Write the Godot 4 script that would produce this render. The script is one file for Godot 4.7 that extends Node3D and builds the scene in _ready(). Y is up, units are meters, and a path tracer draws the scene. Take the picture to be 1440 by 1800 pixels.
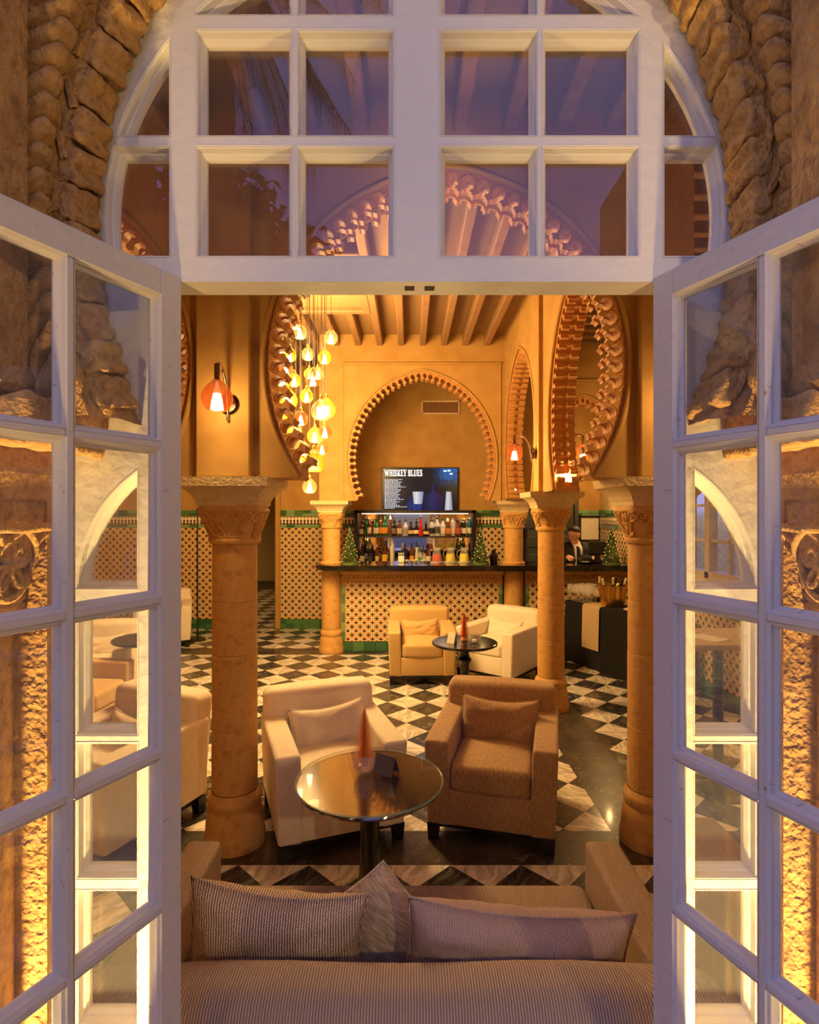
extends Node3D
# A Moorish lounge seen at dusk through the open french doors of an arched window.

const GLOW := Color(1.0, 0.62, 0.225)          # lamp light, linear
var used := {}
var mats := {}
var rng := RandomNumberGenerator.new()


# ---------------------------------------------------------------- mesh builder
class MB:
	var st := SurfaceTool.new()
	var t := Transform3D()
	var g := 0
	func _init() -> void:
		st.begin(Mesh.PRIMITIVE_TRIANGLES)
		st.set_smooth_group(-1)
	func flat() -> void:
		st.set_smooth_group(-1)
	func smooth() -> void:
		g += 1
		st.set_smooth_group(g)
	func tri(a: Vector3, b: Vector3, c: Vector3) -> void:   # counter-clockwise from outside
		st.add_vertex(t * a)
		st.add_vertex(t * c)
		st.add_vertex(t * b)
	func quad(a: Vector3, b: Vector3, c: Vector3, d: Vector3) -> void:
		tri(a, b, c)
		tri(a, c, d)
	func out(center: Vector3, p: Array) -> void:             # convex polygon turned away from center
		var m := Vector3.ZERO
		for q in p:
			m += q
		m /= p.size()
		var n: Vector3 = (p[1] - p[0]).cross(p[2] - p[0])
		for i in range(1, p.size() - 1):
			if n.dot(m - center) >= 0:
				tri(p[0], p[i], p[i + 1])
			else:
				tri(p[0], p[i + 1], p[i])
	func box(c: Vector3, s: Vector3, b := 0.0) -> void:
		var h := s / 2.0
		b = minf(b, minf(h.x, minf(h.y, h.z)) * 0.9)
		flat()
		for ax in 3:
			var u := (ax + 1) % 3
			var w := (ax + 2) % 3
			for sg in [-1.0, 1.0]:
				var f := []
				for q in [[-1, -1], [1, -1], [1, 1], [-1, 1]]:
					var p := Vector3.ZERO
					p[ax] = sg * h[ax]
					p[u] = q[0] * (h[u] - b)
					p[w] = q[1] * (h[w] - b)
					f.append(c + p)
				out(c, f)
		if b <= 0.0:
			return
		for ax in 3:
			var u := (ax + 1) % 3
			var w := (ax + 2) % 3
			for su in [-1.0, 1.0]:
				for sw in [-1.0, 1.0]:
					var f := []
					for q in [[-1.0, 0], [1.0, 0], [1.0, 1], [-1.0, 1]]:
						var p := Vector3.ZERO
						p[ax] = q[0] * (h[ax] - b)
						p[u] = su * (h[u] - (b if q[1] else 0.0))
						p[w] = sw * (h[w] - (0.0 if q[1] else b))
						f.append(c + p)
					out(c, f)
		for sx in [-1.0, 1.0]:
			for sy in [-1.0, 1.0]:
				for sz in [-1.0, 1.0]:
					out(c, [c + Vector3(sx * h.x, sy * (h.y - b), sz * (h.z - b)), c + Vector3(sx * (h.x - b), sy * h.y, sz * (h.z - b)), c + Vector3(sx * (h.x - b), sy * (h.y - b), sz * h.z)])
	func rbox(c: Vector3, s: Vector3, r: float, k := 3, mid := 2, warp = null) -> void:
		# a box with rounded edges; warp bends its points
		var h := s / 2.0
		r = minf(r, minf(h.x, minf(h.y, h.z)) * 0.98)
		smooth()
		for ax in 3:
			var u := (ax + 1) % 3
			var w := (ax + 2) % 3
			var pu := steps(h[u], r, k, mid)
			var pw := steps(h[w], r, k, mid)
			for sg in [-1.0, 1.0]:
				var rows := []
				for a in pu:
					var row := []
					for b in pw:
						var p := Vector3.ZERO
						p[ax] = sg * h[ax]
						p[u] = a
						p[w] = b
						var q := p.clamp(-h + Vector3.ONE * r, h - Vector3.ONE * r)
						p = q + (p - q).normalized() * r
						if warp != null:
							p = warp.call(p)
						row.append(c + p)
					rows.append(row)
				for i in rows.size() - 1:
					for j in rows[0].size() - 1:
						if sg > 0:
							quad(rows[i][j], rows[i + 1][j], rows[i + 1][j + 1], rows[i][j + 1])
						else:
							quad(rows[i][j], rows[i][j + 1], rows[i + 1][j + 1], rows[i + 1][j])
		flat()
	func steps(h: float, r: float, k: int, mid: int) -> Array:
		var a := []
		for i in k:
			a.append(-h + r - r * tan((1.0 - float(i) / k) * PI / 4))
		for i in mid + 1:
			a.append(lerpf(-h + r, h - r, float(i) / mid))
		for i in k:
			a.append(h - r + r * tan(float(i + 1) / k * PI / 4))
		return a
	func prism(p: PackedVector2Array, z0: float, z1: float, sides := true) -> void:
		# polygon in x, y drawn out from z0 (back) to z1 (front)
		var area := 0.0
		for i in p.size():
			var q := p[(i + 1) % p.size()]
			area += p[i].x * q.y - q.x * p[i].y
		if area < 0:
			p = p.duplicate()
			p.reverse()
		flat()
		var ix := Geometry2D.triangulate_polygon(p)
		for i in range(0, ix.size(), 3):
			var a := p[ix[i]]
			var b := p[ix[i + 1]]
			var c := p[ix[i + 2]]
			if (b - a).cross(c - a) < 0:
				var e := b
				b = c
				c = e
			tri(Vector3(a.x, a.y, z1), Vector3(b.x, b.y, z1), Vector3(c.x, c.y, z1))
			if sides:
				tri(Vector3(a.x, a.y, z0), Vector3(c.x, c.y, z0), Vector3(b.x, b.y, z0))
		if sides:
			for i in p.size():
				var a := p[i]
				var b := p[(i + 1) % p.size()]
				quad(Vector3(a.x, a.y, z0), Vector3(b.x, b.y, z0), Vector3(b.x, b.y, z1), Vector3(a.x, a.y, z1))
	func lathe(prof: Array, seg := 24, c := Vector3.ZERO, sharp := 30.0) -> void:
		# prof: Vector2(radius, height) from the bottom up along the outside
		smooth()
		for i in prof.size() - 1:
			if i > 0:
				var u: Vector2 = prof[i] - prof[i - 1]
				var w: Vector2 = prof[i + 1] - prof[i]
				if absf(rad_to_deg(u.angle_to(w))) > sharp:
					smooth()
			for j in seg:
				var a := TAU * j / seg
				var b := TAU * (j + 1) / seg
				var p: Vector2 = prof[i]
				var q: Vector2 = prof[i + 1]
				var p0 := c + Vector3(p.x * cos(a), p.y, -p.x * sin(a))
				var p1 := c + Vector3(p.x * cos(b), p.y, -p.x * sin(b))
				var q0 := c + Vector3(q.x * cos(a), q.y, -q.x * sin(a))
				var q1 := c + Vector3(q.x * cos(b), q.y, -q.x * sin(b))
				if p.x > 1e-6:
					tri(p0, p1, q1)
				if q.x > 1e-6:
					tri(p0, q1, q0)
		flat()
	func rings(rs: Array, closed := true, caps := true) -> void:
		# loft through rings of points, each counter-clockwise seen from the end
		smooth()
		var n: int = rs[0].size()
		for i in rs.size() - 1:
			for j in (n if closed else n - 1):
				var k := (j + 1) % n
				quad(rs[i][j], rs[i][k], rs[i + 1][k], rs[i + 1][j])
		flat()
		if caps:
			for e in [0, rs.size() - 1]:
				var m := Vector3.ZERO
				for p in rs[e]:
					m += p
				m /= n
				for j in n:
					var k := (j + 1) % n
					if e == 0:
						tri(m, rs[e][k], rs[e][j])
					else:
						tri(m, rs[e][j], rs[e][k])
	func tube(path: Array, r0: float, r1 := -1.0, seg := 8) -> void:
		if r1 < 0:
			r1 = r0
		var rs := []
		var n: Vector3 = Vector3.UP
		for i in path.size():
			var d: Vector3 = (path[mini(i + 1, path.size() - 1)] - path[maxi(i - 1, 0)]).normalized()
			if i == 0:
				n = d.cross(Vector3.UP if absf(d.y) < 0.9 else Vector3.RIGHT).normalized()
			n = (n - d * n.dot(d)).normalized()
			var b := d.cross(n)
			var r := lerpf(r0, r1, float(i) / maxi(path.size() - 1, 1))
			var ring := []
			for j in seg:
				var a := TAU * j / seg
				ring.append(path[i] + (n * cos(a) + b * sin(a)) * r)
			rs.append(ring)
		rings(rs)
	func moulding(loop: PackedVector2Array, prof: Array) -> void:
		# closed loop; prof: Vector2(inward offset, z)
		flat()
		var n := loop.size()
		var area := 0.0
		for i in n:
			area += loop[i].cross(loop[(i + 1) % n])
		var m := []
		for i in n:
			var e0 := (loop[i] - loop[(i + n - 1) % n]).normalized()
			var e1 := (loop[(i + 1) % n] - loop[i]).normalized()
			var n0 := Vector2(-e0.y, e0.x) * signf(area)
			var n1 := Vector2(-e1.y, e1.x) * signf(area)
			var b := (n0 + n1).normalized()
			m.append(b / maxf(0.35, b.dot(n1)))
		for j in prof.size() - 1:
			for i in n:
				var k := (i + 1) % n
				var a: Vector2 = loop[i] + m[i] * prof[j].x
				var b: Vector2 = loop[k] + m[k] * prof[j].x
				var c: Vector2 = loop[k] + m[k] * prof[j + 1].x
				var d: Vector2 = loop[i] + m[i] * prof[j + 1].x
				quad(Vector3(a.x, a.y, prof[j].y), Vector3(b.x, b.y, prof[j].y), Vector3(c.x, c.y, prof[j + 1].y), Vector3(d.x, d.y, prof[j + 1].y))
	func ball(c: Vector3, r: Vector3, n := 8) -> void:
		var pr := []
		for i in n + 1:
			var a := -PI / 2 + PI * i / n
			pr.append(Vector2(maxf(cos(a), 0.0), sin(a)))
		var keep := t
		t = t * Transform3D(Basis.from_scale(r), c)
		lathe(pr, n * 2, Vector3.ZERO, 180)
		t = keep
	func mesh() -> ArrayMesh:
		st.generate_normals()
		return st.commit()


# ---------------------------------------------------------------- scene helpers
func numbered(parent: Node, called: String) -> String:
	var key := "%d/%s" % [parent.get_instance_id(), called]
	used[key] = used.get(key, -1) + 1
	return called if used[key] == 0 else "%s_%03d" % [called, used[key]]

func thing(called: String, label: String, category: String, at := Vector3.ZERO, turn := 0.0, group := "", kind := "") -> Node3D:
	var o := Node3D.new()
	o.name = numbered(self, called)
	o.position = at
	o.rotation.y = deg_to_rad(turn)
	add_child(o, true)
	tag(o, label, category, group, kind)
	return o

func tag(o: Node, label: String, category: String, group := "", kind := "") -> Node:
	if label:
		o.set_meta("label", label)
	if category:
		o.set_meta("category", category)
	if group:
		o.set_meta("group", group)
	if kind:
		o.set_meta("kind", kind)
	return o

func part(parent: Node, called: String, m, mat: Material, xf := Transform3D(), label := "") -> MeshInstance3D:
	var o := MeshInstance3D.new()
	o.mesh = m.mesh() if m is MB else m
	o.material_override = mat
	o.name = numbered(parent, called)
	o.transform = xf
	if label:
		o.set_meta("label", label)
	parent.add_child(o, true)
	return o

func single(called: String, m, mat: Material, label: String, category: String, xf := Transform3D(), group := "", kind := "") -> MeshInstance3D:
	var o := part(self, called, m, mat, xf)
	tag(o, label, category, group, kind)
	return o

func dup(o: Node3D, label: String, at: Vector3, turn := 0.0) -> Node3D:
	var c: Node3D = o.duplicate()
	var base: String = o.name
	c.name = numbered(self, base.rstrip("0123456789").trim_suffix("_"))
	c.position = at
	c.rotation.y = deg_to_rad(turn)
	add_child(c, true)
	if label:
		c.set_meta("label", label)
	return c

func bx(parent: Node, called: String, c: Vector3, s: Vector3, mat: Material, b := 0.0, label := "") -> MeshInstance3D:
	var m := MB.new()
	m.box(Vector3.ZERO, s, b)
	return part(parent, called, m, mat, Transform3D(Basis(), c), label)

func V2(x: float, y: float) -> Vector2:
	return Vector2(x, y)

func lamp_color() -> Color:
	return GLOW.linear_to_srgb()

func omni(parent: Node, called: String, at: Vector3, e: float, size := 0.03, col := GLOW) -> void:
	var l := OmniLight3D.new()
	l.name = numbered(parent, called)
	l.position = at
	l.light_color = col.linear_to_srgb()
	l.light_energy = e
	l.light_size = size
	l.omni_range = 14.0
	l.omni_attenuation = 2.0
	l.shadow_enabled = true
	parent.add_child(l, true)

func spot(parent: Node, called: String, at: Vector3, to: Vector3, e: float, angle: float, size := 0.03, col := GLOW) -> void:
	var l := SpotLight3D.new()
	l.name = numbered(parent, called)
	l.light_color = col.linear_to_srgb()
	l.light_energy = e
	l.light_size = size
	l.spot_range = 14.0
	l.spot_attenuation = 2.0
	l.spot_angle = angle
	l.spot_angle_attenuation = 0.8
	l.shadow_enabled = true
	parent.add_child(l, true)
	l.look_at_from_position(at, to, Vector3.UP if absf((to - at).normalized().y) < 0.95 else Vector3.RIGHT)


# ---------------------------------------------------------------- materials
func noise(freq: float, seed_: int, oct := 4, kind := FastNoiseLite.TYPE_SIMPLEX_SMOOTH) -> FastNoiseLite:
	var n := FastNoiseLite.new()
	n.noise_type = kind
	n.frequency = freq
	n.seed = seed_
	n.fractal_octaves = oct
	n.fractal_type = FastNoiseLite.FRACTAL_FBM if oct > 1 else FastNoiseLite.FRACTAL_NONE
	return n

func ntex(freq: float, seed_: int, oct := 4, cols := [], size := 512, kind := FastNoiseLite.TYPE_SIMPLEX_SMOOTH) -> NoiseTexture2D:
	var t := NoiseTexture2D.new()
	t.width = size
	t.height = size
	t.seamless = true
	t.noise = noise(freq, seed_, oct, kind)
	if cols:
		var g := Gradient.new()
		var at := PackedFloat32Array()
		var cs := PackedColorArray()
		for i in cols.size():
			at.append(float(i) / (cols.size() - 1))
			cs.append(cols[i])
		g.offsets = at
		g.colors = cs
		t.color_ramp = g
	return t

func itex(w: int, h: int, f: Callable) -> ImageTexture:
	var im := Image.create(w, h, false, Image.FORMAT_RGB8)
	for y in h:
		for x in w:
			im.set_pixel(x, y, f.call(x, y))
	return ImageTexture.create_from_image(im)

func mk(called: String, col: Color, rough := 0.7, o := {}) -> StandardMaterial3D:
	var m := StandardMaterial3D.new()
	m.resource_name = called
	m.albedo_color = col
	m.roughness = rough
	m.metallic = o.get("metal", 0.0)
	m.metallic_specular = o.get("spec", 0.5)
	var sc: float = o.get("scale", 0.0)
	if sc > 0:
		m.uv1_triplanar = true
		m.uv1_world_triplanar = not o.get("own", false)
		m.uv1_scale = Vector3.ONE / sc
		m.uv1_triplanar_sharpness = 4.0
	if o.has("tex"):
		m.albedo_texture = o.tex
	if o.has("bump"):
		m.heightmap_enabled = true
		m.heightmap_texture = o.bump
		m.heightmap_scale = o.get("cm", 1.0)
	if o.has("alpha"):
		m.transparency = BaseMaterial3D.TRANSPARENCY_ALPHA
		m.albedo_color.a = o.alpha
	if o.has("glow"):
		m.emission_enabled = true
		m.emission = o.get("glow_col", GLOW.linear_to_srgb())
		m.emission_energy_multiplier = o.glow
	if o.has("coat"):
		m.clearcoat_enabled = true
		m.clearcoat = o.coat
		m.clearcoat_roughness = 0.08
	if o.has("rim"):
		m.rim_enabled = true
		m.rim = o.rim
		m.rim_tint = 0.6
	if o.has("back"):
		m.backlight_enabled = true
		m.backlight = o.back
	mats[called] = m
	return m

func rgb(r: int, g: int, b: int) -> Color:
	return Color8(r, g, b)


func make_materials() -> void:
	var grit := ntex(0.02, 3, 5)
	var coarse := ntex(0.012, 8, 4)
	mk("facade_stone", Color.WHITE, 0.95, {"scale": 0.6, "tex": ntex(0.010, 21, 5, [rgb(118, 84, 46), rgb(158, 118, 66), rgb(178, 138, 82), rgb(146, 108, 62)]), "bump": ntex(0.05, 22, 5), "cm": 0.7})
	mk("carved_stone", Color.WHITE, 0.95, {"scale": 0.3, "tex": ntex(0.014, 25, 5, [rgb(116, 82, 44), rgb(158, 118, 66), rgb(182, 142, 84), rgb(146, 110, 66)]), "bump": ntex(0.05, 26, 5), "cm": 0.35})
	mk("white_paint", rgb(210, 206, 198), 0.45, {"scale": 0.5, "bump": ntex(0.02, 31, 4), "cm": 0.18})
	mk("leaf_paint", Color.WHITE, 0.5, {"scale": 0.7, "tex": ntex(0.05, 33, 5, [rgb(110, 76, 54), rgb(190, 185, 178), rgb(192, 187, 180), rgb(192, 187, 180), rgb(192, 187, 180), rgb(194, 189, 182), rgb(192, 187, 180), rgb(188, 182, 174)]), "bump": ntex(0.03, 34, 4), "cm": 0.12})
	mk("glass_pane", rgb(235, 240, 240), 0.0, {"alpha": 0.02})
	mk("plaster", Color.WHITE, 0.85, {"scale": 1.6, "tex": ntex(0.008, 41, 4, [rgb(170, 128, 66), rgb(180, 138, 74), rgb(186, 146, 82)]), "bump": grit, "cm": 0.25})
	mk("pale_plaster", rgb(226, 202, 150), 0.85, {"scale": 1.2, "bump": grit, "cm": 0.2})
	mk("sandstone", Color.WHITE, 0.75, {"scale": 0.5, "tex": ntex(0.012, 45, 5, [rgb(176, 126, 62), rgb(200, 152, 82), rgb(208, 160, 90), rgb(190, 140, 74)]), "bump": ntex(0.05, 46, 5), "cm": 0.14})
	mk("pale_stone", Color.WHITE, 0.8, {"scale": 0.5, "tex": ntex(0.015, 47, 5, [rgb(186, 160, 116), rgb(214, 190, 144), rgb(206, 178, 128)]), "bump": ntex(0.04, 48, 5), "cm": 0.5})
	mk("stucco", Color.WHITE, 0.6, {"scale": 0.4, "tex": ntex(0.02, 49, 4, [rgb(176, 116, 56), rgb(204, 146, 78), rgb(190, 130, 66)]), "bump": grit, "cm": 0.2})
	mk("beam_wood", Color.WHITE, 0.65, {"scale": 0.8, "tex": ntex(0.01, 51, 4, [rgb(128, 92, 58), rgb(150, 112, 74), rgb(138, 102, 66)]), "bump": grit, "cm": 0.15})
	mk("board_wood", rgb(150, 116, 74), 0.7, {"scale": 0.8, "bump": coarse, "cm": 0.15})
	mk("grout", rgb(96, 86, 74), 0.8)
	for k in 4:
		var nz := noise(1.0, 60 + k, 4)
		var nv := noise(1.0, 70 + k, 3)
		var dark: bool = k >= 2
		var tx := itex(192, 192, func(x: int, y: int) -> Color:
			var warp := nz.get_noise_2d(x * 0.008, y * 0.008) * 26.0
			var s := nz.get_noise_2d((x + y * 0.55 + warp) * 0.05, (y - x * 0.55) * 0.007)
			var v := absf(nv.get_noise_2d((x + warp) * 0.013, y * 0.013 + 9.0))
			if dark:
				var c := Color8(40, 38, 36).lerp(Color8(96, 92, 86), clampf(0.42 + s * 1.1, 0, 1))
				return c.lerp(Color8(186, 176, 160), 0.7 * smoothstep(0.02, 0.0, v))
			var c := Color8(232, 224, 208).lerp(Color8(168, 158, 142), clampf(0.30 + s * 1.2, 0, 1))
			return c.lerp(Color8(150, 128, 100), 0.35 * smoothstep(0.02, 0.0, v)))
		mk(["white_marble", "white_marble_streaked", "dark_marble", "dark_marble_streaked"][k], Color.WHITE, 0.2, {"scale": 0.55, "own": true, "tex": tx, "coat": 0.25})
	var band := noise(1.0, 81, 5)
	mk("band_marble", Color.WHITE, 0.3, {"scale": 1.3, "coat": 0.12, "tex": itex(320, 320, func(x: int, y: int) -> Color:
		var w := band.get_noise_2d(x * 0.01, y * 0.01)
		var v := absf(band.get_noise_2d(x * 0.016 + w, y * 0.016 - w))
		var c := Color8(40, 34, 30).lerp(Color8(82, 70, 58), clampf(0.5 + w, 0, 1))
		return c.lerp(Color8(190, 172, 146), 0.75 * smoothstep(0.022, 0.0, v)))})
	# mosaic: eight-armed rosettes on cream, 0.224 m a repeat
	mk("mosaic", Color.WHITE, 0.25, {"scale": 0.224, "spec": 0.5, "tex": itex(256, 256, func(x: int, y: int) -> Color:
		var p := Vector2(x, y) / 128.0
		var cell := (p + Vector2(0.5, 0.5)).floor()
		var q := p - cell
		var odd := int(cell.x + cell.y) & 1
		var r := q.length()
		var a := q.angle()
		var oct := maxf(maxf(absf(q.x), absf(q.y)), (absf(q.x) + absf(q.y)) * 0.7071)
		if oct < 0.17:
			return Color8(108, 26, 22) if odd else Color8(34, 22, 30)
		var k := int(floor(a / (TAU / 8.0) + 0.5))
		var da := a - k * TAU / 8.0
		var pt := Vector2(r * cos(da) - 0.29, r * sin(da))
		if absf(pt.x) + absf(pt.y) < 0.10:
			return Color8(54, 104, 58) if (k & 1) == 0 else Color8(190, 88, 30)
		var q2 := p - (p.floor() + Vector2(0.5, 0.5))
		var o2 := maxf(maxf(absf(q2.x), absf(q2.y)), (absf(q2.x) + absf(q2.y)) * 0.7071)
		if o2 < 0.15:
			return Color8(52, 22, 26)
		var k2 := int(floor(q2.angle() / (TAU / 4.0) + 0.5))
		var d2 := q2.angle() - k2 * TAU / 4.0
		var p2 := Vector2(q2.length() * cos(d2) - 0.25, q2.length() * sin(d2))
		if absf(p2.x) + absf(p2.y) < 0.09:
			return Color8(168, 54, 34)
		return Color8(222, 198, 144)), "bump": coarse, "cm": 0.05})
	# frieze: stepped merlons
	mk("merlon_frieze", Color.WHITE, 0.25, {"scale": 0.112, "tex": itex(64, 64, func(x: int, y: int) -> Color:
		var u := absf((x % 32) - 15.5) / 16.0
		var v := y / 64.0
		var edge := 0.25 if v < 0.22 else (0.62 if v < 0.42 else (0.3 if v < 0.58 else (0.66 if v < 0.82 else 0.2)))
		return Color8(64, 30, 26) if u < edge and v > 0.1 and v < 0.9 else Color8(232, 220, 184))})
	for k in 3:
		mk(["green_tile", "pale_green_tile", "deep_green_tile"][k], [rgb(74, 122, 72), rgb(120, 160, 108), rgb(48, 98, 62)][k], 0.22, {"coat": 0.4, "scale": 0.3, "bump": coarse, "cm": 0.1})
	mk("black_counter", rgb(16, 15, 18), 0.1, {"coat": 0.5})
	mk("black_lacquer", rgb(14, 12, 13), 0.16, {"coat": 0.4})
	mk("black_wood", rgb(24, 17, 14), 0.4)
	mk("table_glass", rgb(58, 42, 40), 0.05, {"spec": 0.75, "coat": 1.0})
	mk("green_glass_edge", rgb(120, 190, 160), 0.05, {"alpha": 0.45})
	# cloths
	var weave := ntex(0.35, 91, 2, [], 256)
	var thread := ntex(0.09, 92, 3, [], 256)
	mk("cream_cloth", Color.WHITE, 0.85, {"scale": 0.5, "tex": ntex(0.01, 93, 3, [rgb(222, 208, 184), rgb(232, 220, 198)]), "bump": weave, "cm": 0.06, "rim": 0.25})
	var chen := noise(1.0, 94, 4)
	var chtex := itex(192, 192, func(x: int, y: int) -> Color:
		var s := chen.get_noise_2d(x * 0.22, y * 0.035) * 0.5 + 0.5
		return Color8(134, 98, 58).lerp(Color8(200, 162, 110), clampf(s * 1.1, 0, 1)))
	mk("brown_chenille", Color.WHITE, 0.75, {"scale": 0.35, "tex": chtex, "bump": thread, "cm": 0.08, "rim": 0.6})
	mk("tan_chenille", Color(1.0, 0.98, 0.9), 0.75, {"scale": 0.35, "tex": itex(192, 192, func(x: int, y: int) -> Color:
		var s := chen.get_noise_2d(x * 0.2 + 7.0, y * 0.05) * 0.5 + 0.5
		return Color8(170, 138, 88).lerp(Color8(212, 180, 126), clampf(s * 1.1, 0, 1))), "bump": thread, "cm": 0.06, "rim": 0.5})
	var sofan := noise(1.0, 95, 3)
	mk("ribbed_cloth", Color.WHITE, 0.9, {"scale": 0.115, "tex": itex(256, 256, func(x: int, y: int) -> Color:
		var s := 0.5 + 0.5 * cos(x * TAU / 16.0 + sofan.get_noise_2d(x * 0.02, y * 0.06) * 0.5)
		var n := sofan.get_noise_2d(x * 0.4, y * 0.25) * 0.5 + 0.5
		return Color8(126, 102, 82).lerp(Color8(204, 178, 148), clampf(s * 0.85 + n * 0.3 - 0.05, 0, 1))), "bump": itex(256, 256, func(x: int, y: int) -> Color:
		var s := 0.5 + 0.5 * cos(x * TAU / 16.0 + sofan.get_noise_2d(x * 0.02, y * 0.06) * 0.5)
		return Color(s, s, s)), "cm": 0.25})
	mk("knit_cloth", Color.WHITE, 0.95, {"scale": 0.12, "tex": itex(256, 256, func(x: int, y: int) -> Color:
		var col := x / 16
		var yy := y + (8 if col % 2 else 0) + sofan.get_noise_2d(x * 0.05, y * 0.05) * 10.0
		var s := (0.5 + 0.5 * cos(x * TAU / 16.0)) * (0.35 + 0.65 * (0.5 + 0.5 * cos(yy * TAU / 16.0)))
		return Color8(70, 50, 36).lerp(Color8(226, 196, 162), clampf(1.15 - s * 1.25, 0, 1))), "bump": itex(128, 128, func(x: int, y: int) -> Color:
		var s := (0.5 + 0.5 * cos(x * TAU / 8.0)) * (0.5 + 0.5 * cos((y + (4 if (x / 8) % 2 else 0)) * TAU / 8.0))
		return Color(1.0 - s, 1.0 - s, 1.0 - s)), "cm": 0.3})
	mk("boucle_cloth", Color.WHITE, 0.95, {"scale": 0.1, "tex": itex(256, 256, func(x: int, y: int) -> Color:
		var s := 0.5 + 0.5 * cos(x * TAU / 12.8 + sofan.get_noise_2d(x * 0.03, y * 0.08) * 2.4)
		return Color8(128, 98, 82).lerp(Color8(224, 196, 172), clampf(s, 0, 1))), "bump": thread, "cm": 0.3})
	mk("velvet", Color.WHITE, 0.6, {"scale": 0.3, "rim": 0.8, "tex": itex(192, 192, func(x: int, y: int) -> Color:
		var s := chen.get_noise_2d((x + y) * 0.012, (x - y) * 0.09) * 0.5 + 0.5
		return Color8(130, 106, 78).lerp(Color8(220, 194, 156), clampf(s * 1.15, 0, 1)))})
	mk("seam", rgb(150, 120, 88), 0.8)
	mk("black_cloth", rgb(14, 12, 12), 0.95, {"scale": 0.4, "bump": weave, "cm": 0.08})
	mk("beige_cloth", rgb(186, 160, 120), 0.9, {"scale": 0.2, "bump": ntex(0.2, 97, 2, [], 256), "cm": 0.15})
	# lamps, metals, glass
	mk("chrome", rgb(206, 196, 184), 0.08, {"metal": 1.0})
	mk("dark_chrome", rgb(120, 96, 78), 0.12, {"metal": 1.0})
	mk("gold", rgb(222, 168, 80), 0.28, {"metal": 1.0})
	mk("cord_black", rgb(26, 18, 12), 0.6)
	mk("canopy_white", rgb(214, 190, 150), 0.4)
	mk("clear_globe", Color(0.10, 0.06, 0.024).linear_to_srgb(), 0.03, {"alpha": 0.18})
	mk("amber_globe", Color(0.15, 0.062, 0.005).linear_to_srgb(), 0.03, {"alpha": 0.38})
	mk("olive_globe", Color(0.085, 0.05, 0.001).linear_to_srgb(), 0.03, {"alpha": 0.5})
	mk("copper_globe", Color(0.075, 0.012, 0.0025).linear_to_srgb(), 0.03, {"alpha": 0.56})
	mk("bulb_glow", rgb(255, 240, 214), 0.5, {"glow": 7.0, "glow_col": Color(1.0, 0.72, 0.34).linear_to_srgb()})
	mk("soft_glow", rgb(255, 236, 190), 0.5, {"glow": 2.2, "glow_col": Color(1.0, 0.68, 0.24).linear_to_srgb()})
	mk("spot_glow", rgb(255, 240, 214), 0.5, {"glow": 30.0, "glow_col": Color(1.0, 0.78, 0.42).linear_to_srgb()})
	mk("lens_glow", rgb(255, 240, 214), 0.5, {"glow": 2.5, "glow_col": Color(1.0, 0.7, 0.3).linear_to_srgb()})
	mk("fairy_glow", rgb(255, 240, 200), 0.5, {"glow": 2.4, "glow_col": Color(1.0, 0.66, 0.2).linear_to_srgb()})
	mk("clear_glass", rgb(240, 234, 220), 0.02, {"alpha": 0.14})
	mk("mirror", rgb(226, 220, 214), 0.03, {"metal": 1.0})
	mk("white_china", rgb(236, 230, 214), 0.25)
	mk("paper", rgb(226, 216, 196), 0.85, {"scale": 0.4, "bump": coarse, "cm": 0.3})
	mk("needle_green", rgb(70, 88, 28), 0.7, {"rim": 0.3})
	mk("leaf_green", rgb(20, 28, 16), 0.9)
	mk("bark", rgb(70, 56, 44), 0.9)
	mk("copper_bristle", rgb(240, 168, 84), 0.35, {"spec": 0.7, "back": Color(0.5, 0.26, 0.08)})
	mk("card_grey", rgb(92, 84, 80), 0.35)
	mk("shutter_grey", rgb(58, 60, 56), 0.5, {"scale": 0.5, "bump": grit, "cm": 0.1})
	mk("vent_dark", rgb(50, 34, 22), 0.7)
	mk("black_plastic", rgb(18, 16, 16), 0.35)
	mk("ground_stone", Color.WHITE, 0.8, {"scale": 1.2, "tex": ntex(0.02, 99, 4, [rgb(130, 116, 100), rgb(160, 146, 126)])})
	mk("suit", rgb(30, 27, 30), 0.85)
	mk("shirt", rgb(214, 206, 206), 0.8)
	mk("tie", rgb(18, 14, 18), 0.7)
	mk("skin", rgb(206, 150, 116), 0.55)
	mk("hair", rgb(30, 21, 16), 0.6)
	mk("eye_dark", rgb(28, 20, 16), 0.3)


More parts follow.
